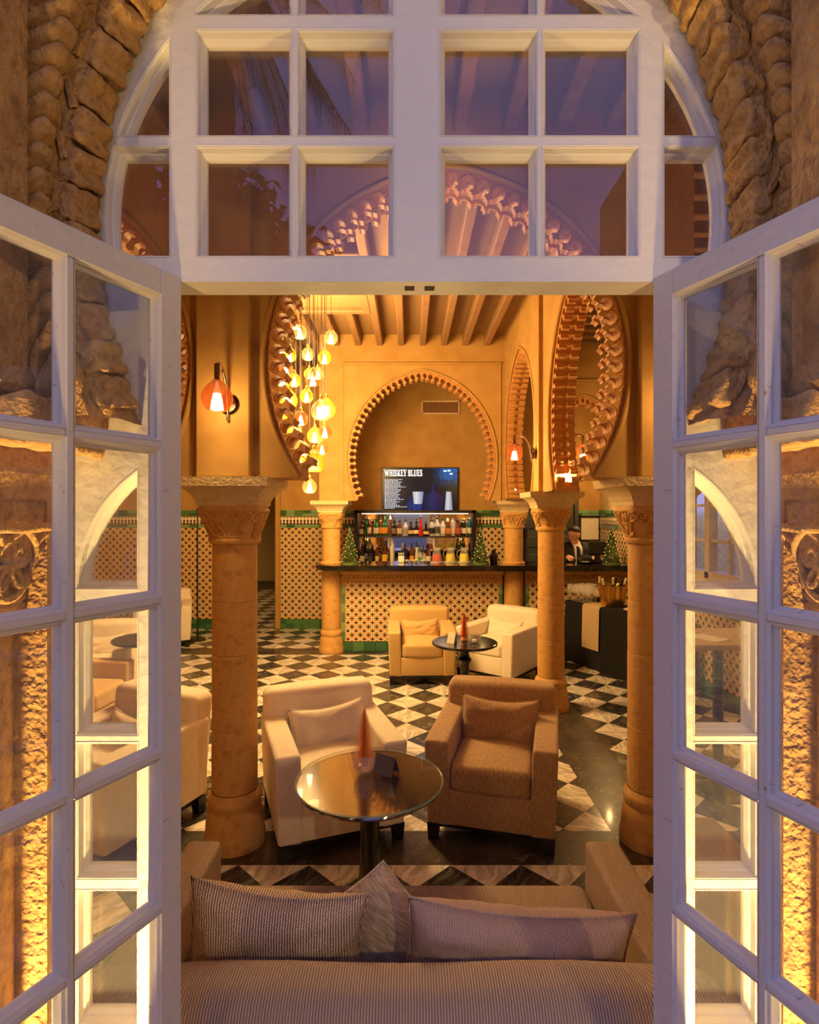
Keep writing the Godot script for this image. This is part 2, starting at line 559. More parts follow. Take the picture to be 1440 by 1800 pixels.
func _ready() -> void:
	rng.seed = 7
	make_materials()
	# ---- camera, sky, exposure
	var cam := Camera3D.new()
	cam.name = "camera"
	cam.position = Vector3(0, 1.9, 0)
	cam.fov = 83.8
	cam.near = 0.05
	cam.far = 200.0
	add_child(cam)
	cam.current = true
	var e := Environment.new()
	var sky := Sky.new()
	var ps := ProceduralSkyMaterial.new()
	ps.sky_top_color = Color(0.25, 0.32, 0.88).linear_to_srgb()
	ps.sky_horizon_color = Color(0.39, 0.36, 0.74).linear_to_srgb()
	ps.ground_horizon_color = Color(0.22, 0.18, 0.18).linear_to_srgb()
	ps.ground_bottom_color = Color(0.14, 0.11, 0.10).linear_to_srgb()
	ps.sky_curve = 0.25
	sky.sky_material = ps
	e.background_mode = Environment.BG_SKY
	e.sky = sky
	e.background_energy_multiplier = 1.0
	e.tonemap_mode = Environment.TONE_MAPPER_LINEAR
	e.tonemap_exposure = 1.35
	e.sdfgi_enabled = true
	e.ssao_enabled = true
	e.ssil_enabled = true
	var we := WorldEnvironment.new()
	we.name = "world_environment"
	we.environment = e
	add_child(we)
	# ---- large structure
	shell()
	ceilings()
	floors()
	arcades()
	facade()
	bar_structure()
	# ---- things
	seating()
	tables()
	chandelier()
	sconces()
	bar_things()
	buffet()
	bartender()
	courtyard()


# ---------------------------------------------------------------- room shell
func shell_box(called: String, lo: Vector3, hi: Vector3, mat: String, label: String) -> MeshInstance3D:
	var m := MB.new()
	m.box(Vector3.ZERO, (hi - lo).abs())
	return single(called, m, mats[mat], label, "wall", Transform3D(Basis(), (lo + hi) / 2), "", "structure")

func shell() -> void:
	shell_box("wall_back", Vector3(-5.5, -0.3, -9.6), Vector3(-2.56, 4.6, -9.3), "plaster", "ochre back wall left of the corridor doorway")
	shell_box("wall_back", Vector3(-2.18, -0.3, -9.6), Vector3(3.4, 4.6, -9.3), "plaster", "ochre back wall behind the bar, television and bottles")
	shell_box("wall_back", Vector3(-2.56, 2.62, -9.6), Vector3(-2.18, 4.6, -9.3), "plaster", "ochre wall over the corridor doorway")
	shell_box("wall_left", Vector3(-5.6, -0.3, -9.6), Vector3(-5.3, 4.6, -1.2), "plaster", "ochre wall at the far left of the lounge")
	shell_box("wall_right", Vector3(3.1, -0.3, -9.3), Vector3(3.4, 4.6, -6.75), "pale_plaster", "pale yellow side wall beside the bar till")
	shell_box("wall_right", Vector3(3.1, -0.3, -5.2), Vector3(3.4, 4.6, -1.2), "pale_plaster", "pale yellow side wall nearest the french doors")
	shell_box("wall_right", Vector3(3.1, -0.3, -6.75), Vector3(3.4, 1.2, -5.2), "pale_plaster", "pale wall under the side window")
	shell_box("wall_right", Vector3(3.1, 2.75, -6.75), Vector3(3.4, 4.6, -5.2), "pale_plaster", "pale wall over the side window")
	# corridor behind the doorway
	shell_box("wall_corridor", Vector3(-4.6, -0.3, -16.0), Vector3(-1.6, 3.4, -15.8), "pale_plaster", "plain end wall of the corridor beyond the doorway")
	shell_box("wall_corridor", Vector3(-1.8, -0.3, -15.8), Vector3(-1.6, 3.4, -9.6), "pale_plaster", "right side wall of the corridor beyond the doorway")
	shell_box("wall_corridor", Vector3(-4.8, -0.3, -16.0), Vector3(-4.6, 3.4, -9.6), "pale_plaster", "left side wall of the corridor beyond the doorway")
	shell_box("ceiling", Vector3(-4.8, 3.2, -16.0), Vector3(-1.6, 3.4, -9.6), "pale_plaster", "flat corridor ceiling beyond the doorway")
	var cf := shell_box("floor", Vector3(-4.8, -0.3, -16.0), Vector3(-1.6, -0.006, -9.5), "grout", "chequered marble floor of the corridor")
	tiles_in(cf, Rect2(-3.6, 9.5, 1.8, 4.5), V2(-0.028, 9.60), 24)
	var jamb := single("door_3", jamb_mesh(), mats.plaster, "plain ochre doorway surround leading to the corridor", "doorway", Transform3D(), "", "structure")
	jamb.set_meta("category", "doorway")
	spot(self, "corridor_light", Vector3(-3.2, 3.1, -12.0), Vector3(-3.2, 0, -12.2), 1.6, 70.0, 0.2)
	# side window
	var w := thing("window_2", "white small-paned side window beyond the bar table", "window", Vector3(3.1, 0, 0), 0, "", "structure")
	var fr := MB.new()
	for z in [-6.72, -5.98, -5.23]:
		fr.box(Vector3(0.06, 1.975, z), Vector3(0.1, 1.55, 0.09), 0.008)
	for y in [1.235, 2.715]:
		fr.box(Vector3(0.06, y, -5.975), Vector3(0.1, 0.09, 1.5), 0.008)
	part(w, "frame", fr, mats.white_paint)
	for y in [1.6, 1.97, 2.34]:
		bx(w, "muntin", Vector3(0.06, y, -5.975), Vector3(0.05, 0.03, 1.42), mats.white_paint, 0.005)
	for z in [-6.35, -5.6]:
		bx(w, "muntin", Vector3(0.06, 1.975, z), Vector3(0.05, 1.42, 0.03), mats.white_paint, 0.005)
	for z in [-6.53, -6.165, -5.79, -5.415]:
		for y in [1.41, 1.785, 2.155, 2.525]:
			var p := MB.new()
			p.quad(Vector3(0, -0.18, 0.18), Vector3(0, -0.18, -0.18), Vector3(0, 0.18, -0.18), Vector3(0, 0.18, 0.18))
			part(w, "pane", p, mats.glass_pane, Transform3D(Basis(), Vector3(0.06, y, z)))
	# tiled dadoes
	dado("wall_tiles", Vector3(-5.3, 0, -9.3), Vector3(-2.60, 0, -9.3), "mosaic tiled dado left of the corridor doorway")
	dado("wall_tiles", Vector3(-2.14, 0, -9.3), Vector3(-1.2, 0, -9.3), "mosaic tiled dado between the corridor doorway and the bar column")
	dado("wall_tiles", Vector3(-1.2, 0, -9.3), Vector3(1.62, 0, -9.3), "mosaic tiled dado behind the bar shelf and bottles")
	dado("wall_tiles", Vector3(2.66, 0, -9.3), Vector3(3.1, 0, -9.3), "mosaic tiled dado behind the framed notice and the till")
	dado("wall_tiles", Vector3(3.1, 0, -9.3), Vector3(3.1, 0, -7.0), "mosaic tiled dado turning the corner right of the till")
	dado("wall_tiles", Vector3(3.1, 0, -7.0), Vector3(3.1, 0, -1.5), "mosaic tiled dado under the side window", 1.15)
	dado("wall_tiles", Vector3(-5.3, 0, -1.6), Vector3(-5.3, 0, -9.3), "mosaic tiled dado along the far left wall")

func jamb_mesh() -> MB:
	var m := MB.new()
	m.box(Vector3(-2.60, 1.32, -9.29), Vector3(0.08, 2.64, 0.1), 0.01)
	m.box(Vector3(-2.14, 1.32, -9.29), Vector3(0.08, 2.64, 0.1), 0.01)
	m.box(Vector3(-2.37, 2.67, -9.29), Vector3(0.54, 0.08, 0.1), 0.01)
	return m

func dado(called: String, a: Vector3, b: Vector3, label: String, top := 1.93) -> void:
	var o := Node3D.new()
	o.name = numbered(self, called)
	var u := (b - a).normalized()
	var l := a.distance_to(b)
	o.transform = Transform3D(Basis(u, Vector3.UP, u.cross(Vector3.UP)), a)
	add_child(o, true)
	tag(o, label, "tiling", "", "structure")
	bx(o, "mosaic_panel", Vector3(l / 2, (top - 0.29 + 0.16) / 2, 0.006), Vector3(l - 0.06, top - 0.29 - 0.16, 0.012), mats.mosaic)
	bx(o, "frieze", Vector3(l / 2, top - 0.17, 0.008), Vector3(l - 0.06, 0.12, 0.016), mats.merlon_frieze)
	var n := int(ceil(l / 0.15))
	for row in [[top - 0.025, 0.05], [top - 0.075, 0.045], [top - 0.26, 0.05], [0.12, 0.08], [0.04, 0.08]]:
		var w := l / n
		for i in n:
			var k := rng.randi() % 3
			bx(o, "tile", Vector3((i + 0.5) * w, row[0], 0.008 + rng.randf() * 0.002), Vector3(w - 0.003, row[1] - 0.003, 0.016), mats[["green_tile", "pale_green_tile", "deep_green_tile"][k if row[0] > 0.3 else (0 if k == 1 else k)]])
	for e in [0.015, l - 0.015]:
		bx(o, "tile", Vector3(e, top / 2, 0.008), Vector3(0.03, top - 0.2, 0.017), mats.green_tile)


# ---------------------------------------------------------------- ceilings
func ceilings() -> void:
	ceiling("boarded ceiling with wooden beams over the bay nearest the doors", Rect2(-5.3, 1.4, 8.4, 1.8), 4.0, 0.145, 0.276, 0.08, -4.96 + 0.0)
	var c := ceiling("boarded ceiling with wooden beams between the chandelier and the bar arch", Rect2(-5.3, 3.4, 6.6, 5.9), 4.13, 0.15, 0.287, 0.085, -4.99, Rect2(-2.3, 5.0, 1.78, 1.35))
	bx(c, "panel", Vector3(-1.41, 4.20, -5.67), Vector3(1.78, 0.05, 1.35), mats.board_wood, 0.005, "flat panel that carries the chandelier")
	bx(c, "trimmer", Vector3(-1.41, 4.20, -6.38), Vector3(1.95, 0.15, 0.09), mats.beam_wood, 0.008)
	bx(c, "trimmer", Vector3(-1.41, 4.20, -4.97), Vector3(1.95, 0.15, 0.09), mats.beam_wood, 0.008)
	for x in [-2.33, -0.48]:
		bx(c, "trimmer", Vector3(x, 4.20, -5.67), Vector3(0.09, 0.15, 1.4), mats.beam_wood, 0.008)
	# right bay: beams across
	var r := shell_box("ceiling", Vector3(1.3, 4.28, -9.3), Vector3(3.2, 4.5, -3.3), "board_wood", "dark beamed ceiling over the buffet table bay")
	var d := 3.5
	while d < 9.2:
		bx(r, "beam", Vector3(0.05, -0.19, 6.3 - d), Vector3(1.9, 0.16, 0.085), mats.beam_wood, 0.008)
		d += 0.27
	shell_box("ceiling", Vector3(-5.6, 4.5, -9.6), Vector3(3.4, 4.75, -1.1), "plaster", "roof slab above the beamed ceilings")

func ceiling(label: String, r: Rect2, v: float, deep: float, pitch: float, w: float, x0: float, gap := Rect2()) -> MeshInstance3D:
	var m := MB.new()
	m.box(Vector3(r.get_center().x, v + deep + 0.03, -r.get_center().y), Vector3(r.size.x, 0.06, r.size.y))
	var c := single("ceiling", m, mats.board_wood, label, "ceiling", Transform3D(), "", "structure")
	var x := x0
	while x < r.end.x - 0.05:
		if gap.size.x > 0 and x > gap.position.x and x < gap.end.x:
			for s in [[r.position.y, gap.position.y], [gap.end.y, r.end.y]]:
				bx(c, "beam", Vector3(x, v + deep / 2, -(s[0] + s[1]) / 2), Vector3(w, deep, s[1] - s[0]), mats.beam_wood, 0.01)
		else:
			bx(c, "beam", Vector3(x, v + deep / 2, -r.get_center().y), Vector3(w, deep, r.size.y), mats.beam_wood, 0.01)
		x += pitch
	return c


# ---------------------------------------------------------------- floors
func floors() -> void:
	var m := MB.new()
	m.box(Vector3(-1.1, -0.156, -5.35), Vector3(8.6, 0.3, 8.3))
	var f := single("floor", m, mats.grout, "black and white chequered marble floor of the lounge", "floor", Transform3D(), "", "structure")
	tiles_in(f, Rect2(-3.0, 3.40, 4.2, 4.20), V2(-0.028, 5.707), 240)
	tiles_in(f, Rect2(-5.25, 3.40, 2.25, 4.20), V2(-0.028, 5.707), 0)
	tiles_in(f, Rect2(-5.25, 7.95, 4.3, 1.35), V2(-0.028, 8.05), 30)
	tiles_in(f, Rect2(1.6, 3.40, 1.5, 4.2), V2(1.79, 5.707), 70)
	tiles_in(f, Rect2(-1.4, 1.5, 3.0, 1.57), V2(0.41, 3.07), 44)
	tiles_in(f, Rect2(-5.25, 1.5, 3.85, 1.57), V2(0.41, 3.07), 0)
	tiles_in(f, Rect2(1.6, 1.5, 1.5, 1.57), V2(0.41, 3.07), 0)
	# dark borders under the arcades
	for b in [[-5.25, 3.07, 3.1, 3.40], [-5.25, 7.60, 3.1, 7.95], [1.2, 3.40, 1.6, 7.60]]:
		var n := 6 if b[2] - b[0] > 1 else 4
		for i in n:
			var lo := Vector2(b[0], b[1])
			var hi := Vector2(b[2], b[3])
			if n == 6:
				lo.x = lerpf(b[0], b[2], i / 6.0)
				hi.x = lerpf(b[0], b[2], (i + 1) / 6.0)
			else:
				lo.y = lerpf(b[1], b[3], i / 4.0)
				hi.y = lerpf(b[1], b[3], (i + 1) / 4.0)
			bx(f, "border_slab", Vector3((lo.x + hi.x) / 2, -0.003, -(lo.y + hi.y) / 2), Vector3(hi.x - lo.x - 0.002, 0.006, hi.y - lo.y - 0.002), mats.band_marble)

func tiles_in(f: Node3D, r: Rect2, at: Vector2, singles: int) -> void:
	# diagonal chequers, 0.38 m across the corners; rows of one colour run along x
	var h := 0.19
	var g := h - 0.0013
	var clip := PackedVector2Array([r.position, V2(r.end.x, r.position.y), r.end, V2(r.position.x, r.end.y)])
	var j0 := int(floor((r.position.y - at.y) / h)) - 1
	var i0 := int(floor((r.position.x - at.x) / h)) - 1
	var made := 0
	var rest := [MB.new(), MB.new()]
	var any := [false, false]
	var whole := PackedVector2Array([V2(-g, 0), V2(0, -g), V2(g, 0), V2(0, g)])
	var base: MB = MB.new()
	plate(base, whole)
	var base_mesh := base.mesh()
	for j in range(j0, j0 + int(r.size.y / h) + 4):
		for i in range(i0, i0 + int(r.size.x / h) + 4):
			if (i + j) & 1:
				continue
			var c := at + V2(i, j) * h
			var p := PackedVector2Array()
			for q in whole:
				p.append(q + c)
			var dark := j & 1
			var cut := Geometry2D.intersect_polygons(p, clip)
			if cut.is_empty():
				continue
			if made < singles:
				made += 1
				var turn := Basis(Vector3.UP, PI / 2 * (rng.randi() % 4))
				var mat: Material = mats[[["white_marble", "white_marble_streaked"], ["dark_marble", "dark_marble_streaked"]][dark][rng.randi() % 2]]
				var where := Transform3D(turn, Vector3(c.x, -0.006, -c.y) - f.position)
				if cut[0].size() == 4 and r.has_point(c - V2(h, h)) and r.has_point(c + V2(h, h)):
					part(f, "tile", base_mesh, mat, where)
				else:
					var m := MB.new()
					m.t = where.affine_inverse() * Transform3D(Basis(), -f.position)
					plate(m, cut[0], -0.006)
					part(f, "tile", m, mat, where)
			else:
				any[dark] = true
				plate(rest[dark], cut[0], -0.006)
	for d in 2:
		if any[d]:
			var o := part(f, "tiles", rest[d], mats[["white_marble", "dark_marble"][d]], Transform3D(Basis(), -f.position))
			o.set_meta("kind", "stuff")

func plate(m: MB, p: PackedVector2Array, y := 0.0) -> void:
	# p in x and distance; a thin slab
	var q := []
	for v in p:
		q.append(Vector3(v.x, y, -v.y))
	var mid := Vector3.ZERO
	for v in q:
		mid += v
	mid = mid / q.size() - Vector3(0, 0.02, 0)
	var up := []
	for v in q:
		up.append(v + Vector3(0, 0.006, 0))
	m.out(mid, up)
	for i in q.size():
		var k: int = (i + 1) % q.size()
		m.out(mid, [q[i], q[k], up[k], up[i]])


# ---------------------------------------------------------------- arches and columns
func arch_curve(cx: float, cy: float, a: float, b: float, vs: float, n := 72, point := 0.035) -> PackedVector2Array:
	# from the right springing over the top to the left one
	var t0 := asin(clampf((vs - cy) / b, -1, 1))
	var p := PackedVector2Array()
	for i in n + 1:
		var t := lerpf(t0, PI - t0, float(i) / n)
		p.append(V2(cx + a * cos(t), cy + b * sin(t) + point * exp(-pow((t - PI / 2) / 0.22, 2))))
	return p

func wall_with_arches(m: MB, u0: float, u1: float, vs: float, vt: float, thick: float, curves: Array) -> void:
	# one strip of wall per arch, cut halfway between neighbours, so that each stays a simple polygon
	for i in curves.size():
		var c: PackedVector2Array = curves[i]
		var l: float = u0 if i == 0 else (curves[i - 1][0].x + c[c.size() - 1].x) / 2
		var r: float = u1 if i == curves.size() - 1 else (c[0].x + curves[i + 1][curves[i + 1].size() - 1].x) / 2
		var p := PackedVector2Array([V2(l, vt), V2(l, vs)])
		for k in c.size():
			p.append(c[c.size() - 1 - k])
		p.append(V2(r, vs))
		p.append(V2(r, vt))
		m.prism(p, -thick, 0.0)

var scallop_mesh := {}

func scallop(p: float, thick: float) -> ArrayMesh:
	var key := "%.3f" % thick
	if scallop_mesh.has(key):
		return scallop_mesh[key]
	var m := MB.new()
	var full := PackedVector2Array()
	var shallow := PackedVector2Array()
	var h0 := 0.038
	var r := 0.40 * p
	full.append(V2(-p * 0.56, -0.012))
	full.append(V2(p * 0.56, -0.012))
	shallow.append(V2(-p * 0.56, -0.012))
	shallow.append(V2(p * 0.56, -0.012))
	for i in 6:
		var a := PI / 2 * i / 5
		full.append(V2(p * 0.5 - r * sin(a), h0 + r * (1 - cos(a))))
		shallow.append(V2(p * 0.5 - r * sin(a), h0 + 0.5 * r * (1 - cos(a))))
	for q in [V2(0.10, 0.50), V2(0.17, 0.60), V2(0.30, 0.72), V2(0.29, 0.79), V2(0.17, 0.80), V2(0.09, 0.90), V2(0.0, 0.98)]:
		full.append(V2(q.x * p, h0 + q.y * p))
	shallow.append(V2(0, h0 + 0.3 * p))
	for i in range(full.size() - 2, 1, -1):
		full.append(V2(-full[i].x, full[i].y))
	for i in range(shallow.size() - 2, 1, -1):
		shallow.append(V2(-shallow[i].x, shallow[i].y))
	var e := thick / 2
	for s in [-1.0, 1.0]:
		m.prism(full, s * e if s < 0 else e - thick * 0.36, -e + thick * 0.36 if s < 0 else e)
	m.prism(shallow, -e + thick * 0.36, e - thick * 0.36)
	# raised lip following the notch on both faces
	for s in [-1.0, 1.0]:
		for side in [-1.0, 1.0]:
			var path := []
			for i in 6:
				var a := PI / 2 * i / 5
				path.append(Vector3(side * (p * 0.5 - (r + 0.010) * sin(a)), h0 - 0.010 + (r + 0.004) * (1 - cos(a)), s * e))
			m.tube(path, 0.0055, 0.0055, 5)
	scallop_mesh[key] = m.mesh()
	return scallop_mesh[key]

func arch_ring(label: String, xf: Transform3D, curve: PackedVector2Array, thick: float, pitch := 0.094, ring := 0.0) -> Node3D:
	# xf: x along the wall, y up, z out of the front face (front face at z = 0)
	var o := Node3D.new()
	o.name = numbered(self, "horseshoe_arch")
	o.transform = xf
	add_child(o, true)
	tag(o, label, "arch", "", "structure")
	var rim := MB.new()
	for z in [0.0, -thick]:
		var path := []
		for q in curve:
			path.append(Vector3(q.x, q.y, z))
		rim.tube(path, 0.017, 0.017, 6)
	part(o, "rim", rim, mats.plaster)
	var total := 0.0
	for i in curve.size() - 1:
		total += curve[i].distance_to(curve[i + 1])
	var n := int(round(total / pitch))
	var step := total / n
	if ring <= 0.0:
		ring = thick - 0.03
	var mesh := scallop(pitch, ring)
	var run := 0.0
	var i := 0
	for k in n:
		var want := (k + 0.5) * step
		while run + curve[i].distance_to(curve[i + 1]) < want:
			run += curve[i].distance_to(curve[i + 1])
			i += 1
		var p := curve[i].lerp(curve[i + 1], (want - run) / curve[i].distance_to(curve[i + 1]))
		var d := (curve[i + 1] - curve[i]).normalized()
		part(o, "scallop", mesh, mats.stucco, Transform3D(Basis(Vector3(d.x, d.y, 0), Vector3(-d.y, d.x, 0), Vector3.BACK), Vector3(p.x, p.y, -0.015 - ring / 2)))
	return o

func arcades() -> void:
	var vs := 2.09
	# front arcade
	var fx := Transform3D(Basis(), Vector3(0, 0, -3.155))
	var cs := []
	for c in [-2.215, 0.205, 2.62]:
		cs.append(arch_curve(c, 2.718, 1.018 if c < 2 else 0.9, 1.063, vs))
	var m := MB.new()
	wall_with_arches(m, -5.3, 3.1, vs, 4.45, 0.29, cs)
	single("wall_arcade", m, mats.plaster, "ochre arcade wall nearest the doors with three horseshoe openings", "wall", fx, "", "structure")
	arch_ring("large scalloped horseshoe arch framing the view between the two nearest stone columns", fx, cs[1], 0.29, 0.094, 0.15)
	arch_ring("scalloped horseshoe arch left of the nearest stone column, mostly hidden by the door", fx, cs[0], 0.29, 0.094, 0.15)
	arch_ring("scalloped horseshoe arch right of the nearest right-hand column, mostly hidden", fx, cs[2], 0.29, 0.094, 0.15)
	for x in [-1.01, 1.395]:
		bx(self, "pilaster", Vector3(x, 3.15, -3.13), Vector3(0.29, 2.12, 0.10), mats.plaster, 0.006)
		var o := get_child(get_child_count() - 1)
		tag(o, "flat ochre pilaster with a copper wall lamp above the " + ("left" if x < 0 else "right") + " near column", "pilaster", "", "structure")
	# bar arch wall
	var bxf := Transform3D(Basis(), Vector3(0, 0, -7.65))
	var bc := arch_curve(0.165, 2.60, 1.012, 1.17, 2.05)
	m = MB.new()
	wall_with_arches(m, -1.21, 1.30, 2.05, 4.45, 0.29, [bc])
	single("wall_arcade", m, mats.plaster, "ochre wall over the bar with one horseshoe opening", "wall", bxf, "", "structure")
	arch_ring("scalloped horseshoe arch over the bar around the television", bxf, bc, 0.29, 0.094, 0.15)
	var tr := thing("trim_1", "thin raised plaster frame around the bar arch", "trim", Vector3.ZERO, 0, "", "structure")
	bx(tr, "ledge", Vector3(0.17, 3.885, -7.64), Vector3(2.12, 0.028, 0.05), mats.plaster, 0.006)
	for x in [-0.89, 1.22]:
		bx(tr, "strip", Vector3(x, 2.95, -7.645), Vector3(0.018, 1.85, 0.02), mats.plaster, 0.004)
	# right bay arch
	var rc := arch_curve(2.33, 2.62, 0.66, 0.80, 2.05, 60, 0.05)
	m = MB.new()
	wall_with_arches(m, 1.50, 3.1, 2.05, 4.45, 0.29, [rc])
	single("wall_arcade", m, mats.plaster, "ochre wall over the till with a smaller horseshoe opening", "wall", bxf, "", "structure")
	arch_ring("small scalloped horseshoe arch above the bartender and the till", bxf, rc, 0.29, 0.094, 0.15)
	var tr2 := thing("trim_2", "lit plaster ledge above the smaller arch by the till", "trim", Vector3.ZERO, 0, "", "structure")
	bx(tr2, "ledge", Vector3(2.3, 3.66, -7.635), Vector3(1.55, 0.028, 0.06), mats.plaster, 0.006)
	# side arcade, its front face towards the lounge
	var sx := Transform3D(Basis(Vector3(0, 0, 1), Vector3.UP, Vector3(-1, 0, 0)), Vector3(1.275, 0, 0))
	var s1 := arch_curve(-4.34, 2.72, 0.88, 1.08, vs)
	var s2 := arch_curve(-6.69, 2.72, 0.90, 1.06, 2.07)
	m = MB.new()
	wall_with_arches(m, -7.66, -3.42, vs, 4.45, 0.22, [s2, s1])
	single("wall_arcade", m, mats.plaster, "ochre side arcade wall between the lounge and the buffet bay", "wall", sx, "", "structure")
	arch_ring("scalloped side arch seen edgewise between the near right column and the middle column", sx, s1, 0.22)
	arch_ring("scalloped side arch seen edgewise between the middle column and the bar column", sx, s2, 0.22)
	var pier := bx(self, "pilaster", Vector3(1.26, 3.15, -5.55), Vector3(0.06, 2.1, 0.20), mats.plaster, 0.006)
	tag(pier, "narrow pale pilaster with a copper lamp above the middle column", "pilaster", "", "structure")
	# columns
	column("sturdy sandstone column nearest on the left with scroll-carved capital", Vector3(-1.01, 0, -3.30), 2.09, true)
	column("sandstone column nearest on the right, partly hidden by the open door", Vector3(1.395, 0, -3.30), 2.09, true)
	column("sandstone column left of the first one, behind the open door", Vector3(-3.42, 0, -3.30), 2.09, false)
	column("slender sandstone column standing between the armchairs and the buffet table", Vector3(1.375, 0, -5.55), 2.09, true)
	column("sandstone column rising through the left end of the bar counter", Vector3(-1.065, 0, -7.795), 2.05, true)
	column("sandstone column rising through the bar counter by the dark panelled doors", Vector3(1.423, 0, -7.795), 2.05, true)

func sup(u: float, n: float) -> float:
	return pow(maxf(0.0, 1.0 - pow(absf(u), n)), 1.0 / n)

func column(label: String, at: Vector3, top: float, fine: bool, big := 1.0, flare := 1.0, cat := "column", mat := "sandstone") -> Node3D:
	var o := thing("stone_column", label, cat, at)
	var r := 0.128 * big
	var y1 := top - 0.37           # top of the shaft
	var b := MB.new()
	b.lathe([V2(0, 0), V2(0.172, 0), V2(0.172, 0.06), V2(0.165, 0.075), V2(0.162, 0.10), V2(0.158, 0.16), V2(0.15, 0.20), V2(0.143, 0.215), V2(0.146, 0.225), V2(0.153, 0.245), V2(0.153, 0.265), V2(0.146, 0.285), V2(0.136, 0.295), V2(0.13, 0.31)].map(func(q): return V2(q.x * big, q.y)), 36)
	part(o, "base", b, mats[mat])
	var y := 0.31
	var hs := [0.36, 0.42, 0.30, 0.5]
	var k := 0
	while y < y1 - 0.01:
		var e: float = minf(y + hs[k % 4], y1)
		if y1 - e < 0.14:
			e = y1
		var d := MB.new()
		var rr := r * (1.0 - 0.03 * (y - 0.31))
		d.lathe([V2(rr - 0.003, y), V2(rr, y + 0.004), V2(rr + 0.0005, (y + e) / 2), V2(rr, e - 0.004), V2(rr - 0.003, e)], 40)
		part(o, "drum", d, mats[mat])
		y = e
		k += 1
	# capital: round below, square above
	var c := MB.new()
	var rs := []
	var n := 48
	var prof := [[0.0, 0.138, 2.0], [0.012, 0.146, 2.0], [0.03, 0.146, 2.0], [0.036, 0.134, 2.1], [0.08, 0.139, 2.6], [0.12, 0.149, 3.4], [0.16, 0.162, 4.6], [0.195, 0.170, 6.0], [0.20, 0.166, 7.0], [0.215, 0.166, 8.0]]
	for q in prof:
		var ring := []
		for i in n:
			var a := TAU * i / n
			var rad: float = q[1] * big / pow(pow(absf(cos(a)), q[2]) + pow(absf(sin(a)), q[2]), 1.0 / q[2])
			ring.append(Vector3(rad * cos(a), y1 + q[0], -rad * sin(a)))
		rs.append(ring)
	c.rings(rs)
	var cap := part(o, "capital", c, mats[mat])
	if fine:
		for s in (4 if big > 1.05 else 3):
			var rel := MB.new()
			rel.t = Transform3D(Basis(Vector3.UP, PI / 2 * [0, -1, 1, 2][s]), Vector3.ZERO)
			for mir in [-1.0, 1.0]:
				for line in relief_lines():
					var path := []
					for q in line:
						path.append(on_capital(q.x * mir, q.y, y1, big))
					rel.tube(path, 0.0095 * big, 0.0065 * big, 6)
			part(cap, "scroll_relief", rel, mats[mat])
	# impost block
	var im := MB.new()
	rs = []
	for q in [[0.215, 0.166], [0.24, 0.166], [0.245, 0.172], [0.27, 0.182], [0.295, 0.205], [0.315, 0.232], [0.32, 0.248], [0.37, 0.255]]:
		var ring := []
		var w: float = minf(q[1] * big, 0.186 * big if flare < 1.0 else 9.0)
		for v in [[1, 1], [1, -1], [-1, -1], [-1, 1]]:
			ring.append(Vector3(v[0] * w, y1 + q[0], v[1] * w))
		rs.append(ring)
	for i in rs.size() - 1:
		for j in 4:
			var j2 := (j + 1) % 4
			im.out(Vector3(0, (rs[i][j].y + rs[i + 1][j].y) / 2, 0), [rs[i][j], rs[i][j2], rs[i + 1][j2], rs[i + 1][j]])
	im.out(Vector3(0, y1, 0), rs[rs.size() - 1])
	part(o, "impost", im, mats["pale_stone" if cat == "column" else mat])
	return o

func on_capital(u: float, t: float, y1: float, big: float) -> Vector3:
	var y := 0.036 + t * 0.155
	var w := lerpf(0.132, 0.170, pow(t, 1.3)) * big
	var n := lerpf(2.1, 5.5, t)
	return Vector3(u * w, y1 + y, w * sup(u * 0.98, n) + 0.003)

func relief_lines() -> Array:
	var all := []
	var vol := []
	for i in 22:                                # volute
		var a := -PI * 0.6 + i * 0.48
		var r := 0.20 * (1.0 - i / 26.0)
		vol.append(V2(0.70 + r * cos(a) * 0.95, 0.78 + r * sin(a)))
	all.append(vol)
	all.append([V2(0.0, 0.02), V2(0.12, 0.08), V2(0.16, 0.25), V2(0.30, 0.42), V2(0.34, 0.62), V2(0.26, 0.78), V2(0.12, 0.90), V2(0.0, 0.97)])
	all.append([V2(0.0, 0.45), V2(0.10, 0.60), V2(0.0, 0.75)])
	all.append([V2(0.34, 0.62), V2(0.44, 0.80), V2(0.36, 0.90), V2(0.28, 0.80)])
	all.append([V2(0.05, 0.02), V2(0.30, 0.03), V2(0.52, 0.10), V2(0.60, 0.22)])
	all.append([V2(0.60, 0.58), V2(0.52, 0.40), V2(0.46, 0.25), V2(0.38, 0.20)])
	all.append([V2(0.0, 0.97), V2(0.3, 0.985), V2(0.62, 0.98), V2(0.88, 0.93)])
	all.append([V2(0.0, 0.55), V2(0.18, 0.5)])
	return all


# ---------------------------------------------------------------- facade, window and doors
func ell(cx: float, cv: float, a: float, b: float, x: float) -> float:
	return cv + b * sqrt(maxf(0.0, 1.0 - pow((x - cx) / a, 2)))

func rect(x0: float, v0: float, x1: float, v1: float) -> PackedVector2Array:
	return PackedVector2Array([V2(x0, v0), V2(x1, v0), V2(x1, v1), V2(x0, v1)])

